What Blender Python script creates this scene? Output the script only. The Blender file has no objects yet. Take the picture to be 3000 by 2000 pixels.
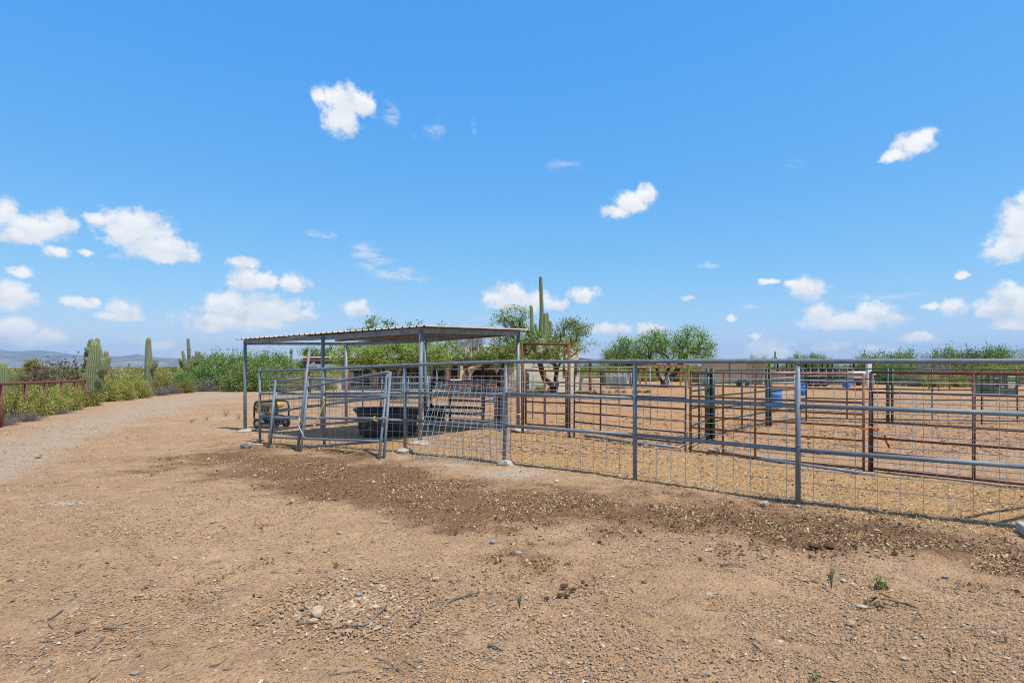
import bpy, math, random
import numpy as np
from mathutils import Vector

C = bpy.context.scene
COL = C.collection
RNG = np.random.default_rng(7)
random.seed(7)
F, H, HOR, CX = 1667.0, 1.6, 1058.0, 1500.0     # focal length, eye height, horizon row and middle column of the photo
SUN_EL = math.radians(63)
SUN_DIR = Vector((0.755 * math.cos(SUN_EL), -0.655 * math.cos(SUN_EL), math.sin(SUN_EL))).normalized()

# ------------------------------------------------------------------ terrain
def sstep(t):
    t = np.clip(t, 0, 1)
    return t * t * (3 - 2 * t)

def gz(x, y):
    x = np.asarray(x, float); y = np.asarray(y, float)
    r = np.sqrt(x * x + y * y)
    z = -0.01 * np.clip(r - 8, 0, 55)
    z = z - 42 * sstep((r - 70) / 2200.0)
    z = z - 0.35 * (1 - np.exp(-np.maximum(0, -x - 1) * np.maximum(0, y - 4) / 200.0)) * (y > 0)
    z = z - 0.1 * np.exp(-(((x + 5.6) / 3) ** 2 + ((y - 12.6) / 3.5) ** 2))
    return z

def g1(x, y): return float(gz(x, y))

def at(px, py, Z):
    return Vector(((px - CX) * Z / F, Z, H - (py - HOR) * Z / F))

def gp(px, py):
    """where the sight line of a photo point meets the ground"""
    lo, hi = 0.5, None
    z = lo
    while z < 3000:
        nz = z * 1.05
        p = at(px, py, nz)
        if p.z < g1(p.x, p.y):
            hi = nz; lo = z; break
        z = nz
    if hi is None: hi, lo = 3000, 2999
    for _ in range(30):
        m = (lo + hi) / 2
        p = at(px, py, m)
        if p.z < g1(p.x, p.y): hi = m
        else: lo = m
    p = at(px, py, lo)
    return Vector((p.x, p.y, g1(p.x, p.y)))

def onz(px, Z, up=0.0):
    x = (px - CX) * Z / F
    return Vector((x, Z, g1(x, Z) + up))

# value noise in numpy
_perm = np.random.default_rng(3).random((256, 256))
def vnoise(x, y):
    xi = np.floor(x).astype(int); yi = np.floor(y).astype(int)
    fx = x - xi; fy = y - yi
    fx = fx * fx * (3 - 2 * fx); fy = fy * fy * (3 - 2 * fy)
    a = _perm[xi & 255, yi & 255]; b = _perm[(xi + 1) & 255, yi & 255]
    c = _perm[xi & 255, (yi + 1) & 255]; d = _perm[(xi + 1) & 255, (yi + 1) & 255]
    return (a * (1 - fx) + b * fx) * (1 - fy) + (c * (1 - fx) + d * fx) * fy
def fbm(x, y, o=4):
    s = 0; a = 0.5; t = 0
    for i in range(o):
        s = s + a * vnoise(x * 2 ** i + 17.3 * i, y * 2 ** i + 9.1 * i); t += a; a *= 0.5
    return s / t

# ------------------------------------------------------------------ mesh helpers
class MB:
    def __init__(s):
        s.v = []; s.f = []; s.n = 0; s.sm = []
    def add(s, verts, faces, smooth=False):
        o = s.n
        s.v.extend([tuple(v) for v in verts]); s.n += len(verts)
        s.f.extend([tuple(i + o for i in f) for f in faces])
        s.sm.extend([smooth] * len(faces))
        return s
    def box(s, c, d, rz=0.0, M=None):
        hx, hy, hz = d[0] / 2, d[1] / 2, d[2] / 2
        cr, sr = math.cos(rz), math.sin(rz)
        vs = []
        for z in (-hz, hz):
            for x, y in ((-hx, -hy), (hx, -hy), (hx, hy), (-hx, hy)):
                vs.append((c[0] + x * cr - y * sr, c[1] + x * sr + y * cr, c[2] + z))
        return s.add(vs, [(3, 2, 1, 0), (4, 5, 6, 7), (0, 1, 5, 4), (1, 2, 6, 5), (2, 3, 7, 6), (3, 0, 4, 7)])
    def rbox(s, c, d, rz=0.0, b=0.02):
        """box with chamfered edges"""
        hx, hy, hz = d[0] / 2, d[1] / 2, d[2] / 2
        b = min(b, hx * .9, hy * .9, hz * .9)
        cr, sr = math.cos(rz), math.sin(rz)
        rings = []
        for (ix, iz) in ((b, -hz), (0, -hz + b), (0, hz - b), (b, hz)):
            ax, ay = hx - ix, hy - ix
            rings.append([(-ax + b, -ay, iz), (ax - b, -ay, iz), (ax, -ay + b, iz), (ax, ay - b, iz), (ax - b, ay, iz), (-ax + b, ay, iz), (-ax, ay - b, iz), (-ax, -ay + b, iz)])
        vs = [(c[0] + x * cr - y * sr, c[1] + x * sr + y * cr, c[2] + z) for r in rings for (x, y, z) in r]
        fs = [tuple(range(7, -1, -1)), tuple(range(24, 32))]
        for k in range(3):
            for i in range(8):
                j = (i + 1) % 8
                fs.append((k * 8 + i, k * 8 + j, k * 8 + 8 + j, k * 8 + 8 + i))
        return s.add(vs, fs)
    def tube(s, pts, r, n=10, cap=True, smooth=True):
        pts = [Vector(p) for p in pts]
        rs = r if isinstance(r, (list, tuple, np.ndarray)) else [r] * len(pts)
        m = len(pts); vs = []
        u = None
        for i in range(m):
            t = (pts[min(i + 1, m - 1)] - pts[max(i - 1, 0)])
            if t.length < 1e-9: t = Vector((0, 0, 1))
            t.normalize()
            if u is None:
                a = Vector((0, 0, 1)) if abs(t.z) < .9 else Vector((1, 0, 0))
                u = t.cross(a).normalized()
            else:
                u = (u - t * u.dot(t))
                if u.length < 1e-6: u = t.orthogonal()
                u.normalize()
            w = t.cross(u)
            for k in range(n):
                a = 2 * math.pi * k / n
                vs.append(pts[i] + (u * math.cos(a) + w * math.sin(a)) * rs[i])
        fs = []
        for i in range(m - 1):
            for k in range(n):
                j = (k + 1) % n
                fs.append((i * n + k, i * n + j, (i + 1) * n + j, (i + 1) * n + k))
        s.add(vs, fs, smooth)
        if cap:
            o = s.n - len(vs)
            s.f.append(tuple(o + k for k in range(n - 1, -1, -1))); s.sm.append(False)
            s.f.append(tuple(o + (m - 1) * n + k for k in range(n))); s.sm.append(False)
        return s
    def lathe(s, prof, c, n=24, smooth=True, axis=None):
        """prof: list of (radius, height)"""
        vs = []
        for r, z in prof:
            for k in range(n):
                a = 2 * math.pi * k / n
                v = Vector((r * math.cos(a), r * math.sin(a), z))
                if axis is not None: v = axis @ v
                vs.append(Vector(c) + v)
        fs = []
        for i in range(len(prof) - 1):
            for k in range(n):
                j = (k + 1) % n
                fs.append((i * n + k, i * n + j, (i + 1) * n + j, (i + 1) * n + k))
        return s.add(vs, fs, smooth)
    def build(s, name, mat, parent=None, origin=None):
        me = bpy.data.meshes.new(name)
        org = Vector(origin) if origin is not None else (parent['_o'] if parent is not None and '_o' in parent else Vector((0, 0, 0)))
        org = Vector(org)
        va = np.array(s.v, float) - np.array(org)[None, :]
        me.from_pydata(va.tolist(), [], s.f)
        me.polygons.foreach_set('use_smooth', s.sm)
        me.validate(); me.update()
        me.materials.append(mat)
        o = bpy.data.objects.new(name, me); COL.objects.link(o)
        if parent is not None: o.parent = parent
        else: o.location = org
        return o

def np_mesh(name, verts, faces, mat, attrs=None, smooth=False, parent=None):
    """fast mesh from numpy arrays; faces is an N x k array"""
    me = bpy.data.meshes.new(name)
    nf, k = faces.shape
    me.vertices.add(len(verts)); me.vertices.foreach_set('co', np.ascontiguousarray(verts, np.float32).ravel())
    me.loops.add(nf * k); me.loops.foreach_set('vertex_index', np.ascontiguousarray(faces, np.int32).ravel())
    me.polygons.add(nf); me.polygons.foreach_set('loop_start', np.arange(0, nf * k, k, dtype=np.int32))
    me.polygons.foreach_set('use_smooth', np.full(nf, smooth))
    for a, d in (attrs or {}).items():
        at_ = me.attributes.new(a, 'FLOAT', 'POINT'); at_.data.foreach_set('value', np.ascontiguousarray(d, np.float32))
    me.update(calc_edges=True); me.validate()
    me.materials.append(mat)
    o = bpy.data.objects.new(name, me); COL.objects.link(o)
    if parent is not None: o.parent = parent
    return o

def tag(o, label=None, cat=None, group=None, kind=None):
    if label: o['label'] = label
    if cat: o['category'] = cat
    if group: o['group'] = group
    if kind: o['kind'] = kind
    return o

def thing(name, loc, label, cat, group=None):
    o = bpy.data.objects.new(name, None); COL.objects.link(o)
    o.empty_display_size = .2
    o.location = loc
    o['_o'] = tuple(loc)
    return tag(o, label, cat, group)

def tube1(name, pts, r, mat, parent, n=10):
    return MB().tube(pts, r, n).build(name, mat, parent)

# ------------------------------------------------------------------ materials
def newmat(name):
    m = bpy.data.materials.new(name); m.use_nodes = True
    nt = m.node_tree; b = nt.nodes['Principled BSDF']
    return m, nt, b

def N(nt, t, **kw):
    n = nt.nodes.new(t)
    for k, v in kw.items(): setattr(n, k, v)
    return n

def ramp(nt, fac, stops):
    r = N(nt, 'ShaderNodeValToRGB')
    e = r.color_ramp.elements
    while len(e) > 1: e.remove(e[0])
    e[0].position = stops[0][0]; e[0].color = (*stops[0][1], 1)
    for p, c in stops[1:]:
        q = e.new(p); q.color = (*c, 1)
    nt.links.new(fac, r.inputs[0])
    return r.outputs[0]

def noise(nt, scale, detail=4, rough=.6, vec=None, dim='3D', w=None):
    n = N(nt, 'ShaderNodeTexNoise'); n.inputs['Scale'].default_value = scale
    n.inputs['Detail'].default_value = detail; n.inputs['Roughness'].default_value = rough
    if vec is not None: nt.links.new(vec, n.inputs['Vector'])
    return n

def mixc(nt, fac, a, b, mode='MIX'):
    m = N(nt, 'ShaderNodeMix', data_type='RGBA', blend_type=mode)
    for s, v in ((m.inputs[0], fac), (m.inputs[6], a), (m.inputs[7], b)):
        if isinstance(v, (int, float)): s.default_value = v
        elif isinstance(v, tuple): s.default_value = (*v, 1)
        else: nt.links.new(v, s)
    return m.outputs[2]

def mth(nt, op, a, b=None, c=None, clamp=False):
    m = N(nt, 'ShaderNodeMath', operation=op, use_clamp=clamp)
    for i, v in enumerate((a, b, c)):
        if v is None: continue
        if isinstance(v, (int, float)): m.inputs[i].default_value = v
        else: nt.links.new(v, m.inputs[i])
    return m.outputs[0]

def maprange(nt, v, a, b, c=0., d=1., smooth=True):
    m = N(nt, 'ShaderNodeMapRange')
    if smooth: m.interpolation_type = 'SMOOTHSTEP'
    nt.links.new(v, m.inputs[0])
    for i, q in enumerate((a, b, c, d)): m.inputs[i + 1].default_value = q
    return m.outputs[0]

def geopos(nt): return N(nt, 'ShaderNodeNewGeometry').outputs['Position']

def bump(nt, b, h, strength=.5, dist=.01):
    n = N(nt, 'ShaderNodeBump'); n.inputs['Strength'].default_value = strength; n.inputs['Distance'].default_value = dist
    nt.links.new(h, n.inputs['Height']); nt.links.new(n.outputs[0], b.inputs['Normal'])

def mat_var(name, c1, c2, scale=8, rough=.7, metal=0., bmp=.0, c3=None, p3=.72, spec=.5, sc3=None):
    """two tones mixed by noise, with an optional third tone as spots"""
    m, nt, b = newmat(name)
    pos = geopos(nt)
    n1 = noise(nt, scale, 5, .65, pos)
    col = ramp(nt, n1.outputs[0], [(.33, c1), (.67, c2)])
    if c3 is not None:
        n2 = noise(nt, sc3 or scale * 2.7, 3, .6, pos)
        f = maprange(nt, n2.outputs[0], p3, p3 + .05)
        col = mixc(nt, f, col, c3)
    nt.links.new(col, b.inputs['Base Color'])
    b.inputs['Roughness'].default_value = rough; b.inputs['Metallic'].default_value = metal
    b.inputs['Specular IOR Level'].default_value = spec
    if bmp > 0:
        bump(nt, b, n1.outputs[0], bmp, .004)
    return m

M = {}
M['grey_pipe'] = mat_var('grey_pipe', (.135, .170, .195), (.21, .25, .275), 9, .5, 0.1, .15, (.55, .56, .56), .70, sc3=42)
M['grey_pipe_far'] = mat_var('grey_pipe_far', (.19, .21, .22), (.27, .29, .30), 6, .55, .1)
M['steel_beam'] = mat_var('steel_beam', (.17, .19, .20), (.30, .315, .32), 7, .6, .2, .1, (.10, .06, .035), .66, sc3=11)
M['wire'] = mat_var('wire', (.34, .355, .365), (.50, .505, .50), 14, .5, .1)
M['rust'] = mat_var('rust', (.115, .040, .024), (.24, .095, .045), 11, .85, 0, .3, (.07, .03, .022), .64)
M['rust_red'] = mat_var('rust_red', (.10, .030, .022), (.17, .062, .040), 9, .75, 0, .2, (.25, .10, .05), .66)
M['rust_orange'] = mat_var('rust_orange', (.19, .075, .03), (.33, .15, .06), 9, .85, 0, .2, (.09, .04, .025), .64)
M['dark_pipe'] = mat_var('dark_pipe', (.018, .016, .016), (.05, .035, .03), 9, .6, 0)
M['green_pipe'] = mat_var('green_pipe', (.012, .03, .022), (.03, .06, .045), 9, .5, 0, 0, (.09, .10, .09), .68)
M['pale_pipe'] = mat_var('pale_pipe', (.38, .39, .39), (.52, .53, .52), 9, .55, 0)
M['white_paint'] = mat_var('white_paint', (.62, .62, .61), (.78, .78, .76), 4, .5)
M['black_plastic'] = mat_var('black_plastic', (.012, .012, .014), (.03, .03, .033), 6, .55, 0, 0, (.10, .095, .085), .66, sc3=5)
M['rubber'] = mat_var('rubber', (.014, .014, .014), (.03, .029, .027), 20, .85)
M['blue_plastic'] = mat_var('blue_plastic', (.012, .17, .50), (.03, .24, .62), 3, .45, 0, 0, (.25, .40, .6), .68)
M['yellow'] = mat_var('yellow', (.60, .33, .05), (.68, .40, .08), 6, .45)
M['cream'] = mat_var('cream', (.55, .45, .25), (.62, .52, .30), 6, .5)
M['gunmetal'] = mat_var('gunmetal', (.05, .05, .055), (.14, .14, .15), 25, .45, .5)
M['stucco'] = mat_var('stucco', (.64, .62, .43), (.72, .69, .50), 1.5, .95, 0, .2)
M['stucco_pink'] = mat_var('stucco_pink', (.56, .41, .28), (.64, .49, .35), 1.5, .95, 0, .2)
M['vault'] = mat_var('vault', (.55, .27, .10), (.62, .33, .13), 1.2, .9)
M['redwood'] = mat_var('redwood', (.17, .065, .042), (.29, .125, .08), 6, .85)
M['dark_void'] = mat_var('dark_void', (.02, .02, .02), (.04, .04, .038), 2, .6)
M['concrete'] = mat_var('concrete', (.34, .29, .225), (.52, .46, .38), 25, .95, 0, .6)
M['block'] = mat_var('block', (.36, .35, .32), (.46, .45, .42), 60, .95, 0, .5)
M['stone_pale'] = mat_var('stone_pale', (.34, .25, .155), (.50, .40, .28), 18, .9, 0, .5)
M['stone_grey'] = mat_var('stone_grey', (.20, .18, .155), (.38, .34, .29), 11, .85, 0, .6, (.36, .19, .08), .57, sc3=8)
M['bark'] = mat_var('bark', (.022, .016, .012), (.065, .048, .036), 14, .95, 0, .5)
M['twig'] = mat_var('twig', (.13, .10, .075), (.26, .21, .165), 20, .95)
M['dry_root'] = mat_var('dry_root', (.17, .11, .06), (.36, .25, .13), 25, .95)
M['manure'] = mat_var('manure', (.055, .028, .013), (.12, .065, .03), 50, 1., 0, .5)
M['dead_twig'] = mat_var('dead_twig', (.13, .105, .09), (.25, .22, .19), 9, .95)
M['yellow_rope'] = mat_var('yellow_rope', (.55, .42, .05), (.7, .56, .10), 30, .8)
M['orange_rope'] = mat_var('orange_rope', (.50, .10, .03), (.62, .16, .05), 30, .8)
M['white_rope'] = mat_var('white_rope', (.6, .6, .58), (.75, .75, .72), 30, .8)
M['shed_metal'] = None
M['wood_orange'] = mat_var('wood_orange', (.26, .15, .06), (.36, .22, .09), 6, .85)
M['galv_ladder'] = mat_var('galv_ladder', (.38, .38, .37), (.5, .5, .49), 9, .5, .4)
M['barrow_green'] = mat_var('barrow_green', (.02, .07, .05), (.035, .10, .07), 6, .5)
M['barrow_red'] = mat_var('barrow_red', (.20, .03, .025), (.28, .05, .04), 6, .5)
M['feeder_green'] = mat_var('feeder_green', (.03, .055, .045), (.08, .11, .09), 3, .6, 0, 0, (.16, .09, .05), .62)
M['tractor_red'] = mat_var('tractor_red', (.36, .08, .03), (.45, .13, .05), 4, .5)

def rust_runs(m):
    nt = m.node_tree; b = nt.nodes['Principled BSDF']; src = b.inputs['Base Color'].links[0].from_socket
    mp = N(nt, 'ShaderNodeMapping'); mp.inputs['Scale'].default_value = (7, 7, 2.2); nt.links.new(geopos(nt), mp.inputs[0])
    n = noise(nt, 1., 6, .7, mp.outputs[0]); f = maprange(nt, n.outputs[0], .60, .72)
    nt.links.new(mixc(nt, mth(nt, 'MULTIPLY', f, .75), src, (.16, .10, .065)), b.inputs['Base Color'])
    n2 = noise(nt, 2.2, 3, .6, geopos(nt)); nt.links.new(maprange(nt, n2.outputs[0], .3, .7, .38, .7, False), b.inputs['Roughness'])
rust_runs(M['grey_pipe']); rust_runs(M['steel_beam'])

def roof_mat():
    m, nt, b = newmat('roof_sheet')
    pos = geopos(nt); n1 = noise(nt, 3, 5, .7, pos); n2 = noise(nt, 9, 5, .7, pos)
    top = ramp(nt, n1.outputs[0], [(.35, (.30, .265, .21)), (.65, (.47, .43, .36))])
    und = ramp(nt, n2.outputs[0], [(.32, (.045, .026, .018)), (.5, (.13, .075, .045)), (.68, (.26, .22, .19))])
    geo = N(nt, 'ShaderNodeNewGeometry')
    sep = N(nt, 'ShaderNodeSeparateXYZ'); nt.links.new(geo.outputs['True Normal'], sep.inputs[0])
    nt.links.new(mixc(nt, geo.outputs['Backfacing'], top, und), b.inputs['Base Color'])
    b.inputs['Roughness'].default_value = .6; b.inputs['Metallic'].default_value = .15
    return m
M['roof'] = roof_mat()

def shed_mat():
    m, nt, b = newmat('shed_metal')
    pos = geopos(nt); n1 = noise(nt, 1.5, 4, .6, pos)
    c = ramp(nt, n1.outputs[0], [(.35, (.52, .47, .37)), (.65, (.62, .57, .46))])
    nt.links.new(c, b.inputs['Base Color']); b.inputs['Roughness'].default_value = .6
    return m
M['shed_metal'] = shed_mat()

def leaf_mat(name, ca, cb, cc):
    m, nt, b = newmat(name)
    a = N(nt, 'ShaderNodeAttribute', attribute_name='tint')
    col = ramp(nt, a.outputs['Fac'], [(0., ca), (.55, cb), (1., cc)])
    # every plant a little different
    oi = N(nt, 'ShaderNodeObjectInfo')
    hs = N(nt, 'ShaderNodeHueSaturation'); nt.links.new(col, hs.inputs['Color'])
    nt.links.new(maprange(nt, oi.outputs['Random'], 0, 1, .8, 1.2, False), hs.inputs['Value'])
    nt.links.new(maprange(nt, oi.outputs['Random'], 0, 1, .485, .515, False), hs.inputs['Hue'])
    nt.links.new(hs.outputs[0], b.inputs['Base Color'])
    b.inputs['Roughness'].default_value = .6; b.inputs['Specular IOR Level'].default_value = .25
    tr = N(nt, 'ShaderNodeBsdfTranslucent'); nt.links.new(hs.outputs[0], tr.inputs[0])
    mx = N(nt, 'ShaderNodeMixShader'); mx.inputs[0].default_value = .3
    nt.links.new(b.outputs[0], mx.inputs[1]); nt.links.new(tr.outputs[0], mx.inputs[2])
    nt.links.new(mx.outputs[0], nt.nodes['Material Output'].inputs[0])
    return m
L = {}
L['lime'] = leaf_mat('leaf_lime', (.12, .18, .03), (.30, .39, .075), (.50, .56, .17))
L['green'] = leaf_mat('leaf_green', (.10, .155, .03), (.24, .33, .065), (.42, .50, .15))
L['blue_green'] = leaf_mat('leaf_blue_green', (.10, .155, .04), (.22, .31, .085), (.38, .46, .16))
L['olive'] = leaf_mat('leaf_olive', (.15, .15, .03), (.34, .325, .075), (.56, .51, .16))
L['grey'] = leaf_mat('leaf_grey', (.14, .12, .11), (.27, .24, .21), (.40, .37, .33))
L['brown'] = leaf_mat('leaf_brown', (.07, .035, .03), (.15, .075, .06), (.24, .14, .11))
L['yellow'] = leaf_mat('leaf_yellow', (.20, .17, .02), (.36, .31, .05), (.50, .43, .09))

def cactus_mat():
    m, nt, b = newmat('cactus_skin')
    a = N(nt, 'ShaderNodeAttribute', attribute_name='crest')
    hgt = N(nt, 'ShaderNodeAttribute', attribute_name='along')
    pos = geopos(nt); n1 = noise(nt, 5, 4, .6, pos)
    c = mixc(nt, n1.outputs[0], (.060, .115, .030), (.125, .185, .062))
    n2 = noise(nt, 9, 2, .5); cmb = N(nt, 'ShaderNodeCombineXYZ'); nt.links.new(hgt.outputs['Fac'], cmb.inputs[0]); nt.links.new(cmb.outputs[0], n2.inputs['Vector'])
    band = maprange(nt, n2.outputs[0], .42, .62)
    c = mixc(nt, mth(nt, 'MULTIPLY', band, .5), c, (.16, .165, .075))
    cr = maprange(nt, a.outputs['Fac'], .55, 1.)
    c = mixc(nt, mth(nt, 'MULTIPLY', cr, .75), c, (.34, .32, .19))
    # corky brown foot
    ft = maprange(nt, hgt.outputs['Fac'], .0, .35, 1., 0.)
    c = mixc(nt, mth(nt, 'MULTIPLY', ft, .5), c, (.14, .12, .08))
    nt.links.new(c, b.inputs['Base Color']); b.inputs['Roughness'].default_value = .75
    return m
M['cactus'] = cactus_mat()

def stone_mat(name, stops, rough=.9):
    m, nt, b = newmat(name)
    a = N(nt, 'ShaderNodeAttribute', attribute_name='tint')
    c = ramp(nt, a.outputs['Fac'], stops)
    n1 = noise(nt, 120, 3, .6, geopos(nt))
    c = mixc(nt, .35, c, ramp(nt, n1.outputs[0], [(.3, (.2, .16, .12)), (.7, (.55, .48, .38))]), 'SOFT_LIGHT')
    nt.links.new(c, b.inputs['Base Color']); b.inputs['Roughness'].default_value = rough
    return m
M['gravel'] = stone_mat('gravel', [(0, (.22, .14, .08)), (.3, (.34, .215, .12)), (.70, (.45, .30, .175)), (.80, (.30, .245, .195)), (.90, (.44, .36, .26)), (1, (.60, .52, .40))])
M['straw'] = stone_mat('straw', [(0, (.20, .115, .05)), (.4, (.38, .24, .115)), (.75, (.52, .38, .21)), (1, (.66, .54, .37))])
M['dung'] = stone_mat('dung', [(0, (.05, .028, .015)), (.6, (.10, .058, .03)), (1, (.19, .12, .06))], 1.)
# ------------------------------------------------------------------ ground
def photo_xy(x, y, z):
    yy = np.maximum(y, .3)
    return CX + F * x / yy, HOR + F * (H - z) / yy

def blobs(px, py, L_):
    s = np.zeros_like(px)
    for cx, cy, rx, ry, a in L_:
        s = s + a * np.exp(-(((px - cx) / rx) ** 2 + ((py - cy) / ry) ** 2))
    return s

MANURE = [(600, 1340, 170, 22, .6), (800, 1355, 230, 44, .95), (1010, 1395, 250, 58, .95), (1180, 1440, 250, 70, .85), (1400, 1470, 240, 62, .8),
          (1650, 1500, 260, 60, .8), (1950, 1520, 250, 70, .85), (2250, 1545, 260, 55, 1.05), (2360, 1590, 160, 35, .5), (2560, 1590, 220, 42, .95), (2780, 1620, 220, 45, 1.05), (3000, 1680, 190, 55, 1.), (2200, 1470, 400, 30, .35), (2650, 1560, 300, 40, .4), (380, 1385, 160, 18, .35),
          (1480, 1655, 150, 45, .6), (1570, 1608, 120, 28, .5), (1800, 1612, 120, 25, .5), (1350, 1500, 160, 40, .4), (900, 1440, 160, 25, .3), (480, 1375, 200, 22, .28)]
STRAW = [(1020, 1295, 260, 40, 1.2), (1400, 1280, 330, 75, 1.2), (1250, 1320, 260, 35, .8), (1700, 1330, 300, 62, 1.1), (2000, 1385, 300, 42, 1.), (2330, 1425, 280, 36, 1.), (2600, 1455, 260, 42, 1.1), (2780, 1485, 260, 45, 1.1), (3000, 1510, 200, 50, 1.), (2100, 1400, 400, 50, .6), (850, 1310, 120, 18, .7), (780, 1318, 90, 14, .6)]
CORRAL = [(2300, 1205, 800, 75, 1.4), (1750, 1200, 260, 50, 1.2), (2800, 1250, 400, 90, 1.), (2400, 1150, 900, 30, .9), (1420, 1210, 160, 22, .6)]
PALE = [(1500, 1385, 150, 20, .65), (1330, 1355, 110, 14, .5), (205, 1470, 90, 9, .8), (150, 1490, 50, 6, .5), (2350, 1462, 160, 14, .4), (1180, 1335, 40, 10, .6)]

def masks(x, y, z):
    px, py = photo_xy(x, y, z)
    w1 = fbm(x * 1.3 + 5, y * 1.3, 4) - .5; w2 = fbm(x * 1.1 - 9, y * 1.1 + 31, 4) - .5
    vis = (y > 1.0)
    qx = px + w1 * 260 ; qy = py + w2 * 1.9 * np.clip((py - 1100) * .14, 3, 70)
    n3 = fbm(x * 5, y * 5, 4)
    man = blobs(qx, qy, MANURE); man = sstep((man + (n3 - .5) * 1.1 + (fbm(x * 1.6 + 40, y * 1.6, 3) - .5) * .9 - .10) / 1.1)
    st = blobs(qx, qy, STRAW); st = sstep((st + (n3 - .5) * .4 - .2) / .6)
    # straw stays in the pens behind the pipe fence
    fx = np.array([-9, -5.6, -3.81, -1.93, -.085, 1.665, 3.207, 5.2, 9]); fy = np.array([14., 12.64, 11.55, 10.26, 8.86, 7.71, 6.38, 5.12, 2.7])
    s = y - np.interp(x, fx, fy)
    st = st * sstep((s + .45 + w1 * .8) / .5)
    man = man * (1 - .75 * sstep((s - .1 + w1 * .5) / .6))
    co = sstep(blobs(qx, py, CORRAL) / .8)
    pa = blobs(px + w1 * 60, py + w2 * 14, PALE); pa = sstep((pa + (n3 - .5) * .5 - .15) / .7)
    # gravel drive sweeping round behind the shelter
    rx = np.array([-900, 0, 250, 450, 600, 720, 900, 1100]); rt = np.array([1420, 1256, 1194, 1156, 1134, 1122, 1118, 1116]); rb = np.array([1900, 1445, 1312, 1230, 1190, 1164, 1146, 1136])
    t = np.interp(px, rx, rt); b = np.interp(px, rx, rb)
    d = np.minimum(qy - t, (b - py) + w2 * 60)
    ro = sstep((d / np.maximum(6, (b - t) * .5)) + .12) * (px < 1100) * vis
    return man * vis, st * vis, co * vis, pa * vis, ro

def build_ground():
    fine = np.radians(np.arange(-47, 47.01, .16)); coarse = np.radians(np.arange(52, 308.1, 4.0))
    th = np.concatenate([fine, coarse])
    r = [0.02]
    while r[-1] < 2.2: r.append(r[-1] * 1.25)
    while r[-1] < 24: r.append(r[-1] * 1.0085)
    while r[-1] < 200: r.append(r[-1] * 1.03)
    while r[-1] < 6600: r.append(r[-1] * 1.07)
    r = np.array(r)
    R, T = np.meshgrid(r, th, indexing='ij')
    x = R * np.sin(T); y = R * np.cos(T)
    z = gz(x, y)
    man, st, co, pa, ro = masks(x, y, z)
    near = np.clip(1 - R / 60, 0, 1)
    rel = (fbm(x * 1.7, y * 1.7, 4) - .5) * .05 + (fbm(x * 9, y * 9, 3) - .5) * .016
    rel = rel + man * (fbm(x * 14 + 3, y * 14, 3) - .45) * .03 + st * (fbm(x * 17 + 3, y * 17, 3) - .45) * .03
    rel = rel + co * (fbm(x * 6 + 3, y * 6, 3) - .5) * .06
    z = z + rel * near - .005
    nr, nth = R.shape
    verts = np.stack([x, y, z], -1).reshape(-1, 3)
    i = np.arange(nr - 1)[:, None] * nth; j = np.arange(nth)[None, :]; j2 = (j + 1) % nth
    faces = np.stack([i + j, i + nth + j, i + nth + j2, i + j2], -1).reshape(-1, 4)[:, ::-1]
    att = {k: v.ravel() for k, v in dict(manure=man, straw=st, corral=co, pale=pa, road=ro).items()}
    fr = att['road'][faces].mean(1); fyx = verts[faces].mean(1)
    isroad = (fr > .5) & (np.hypot(fyx[:, 0], fyx[:, 1]) < 80)
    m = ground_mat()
    def part(name, fs, hubs=None):
        used, inv = np.unique(fs, return_inverse=True)
        o = np_mesh(name, verts[used], inv.reshape(fs.shape), m, {k: v[used] for k, v in att.items()}, True)
        return tag(o, kind='structure')
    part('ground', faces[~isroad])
    part('gravel_road', faces[isroad])

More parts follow.
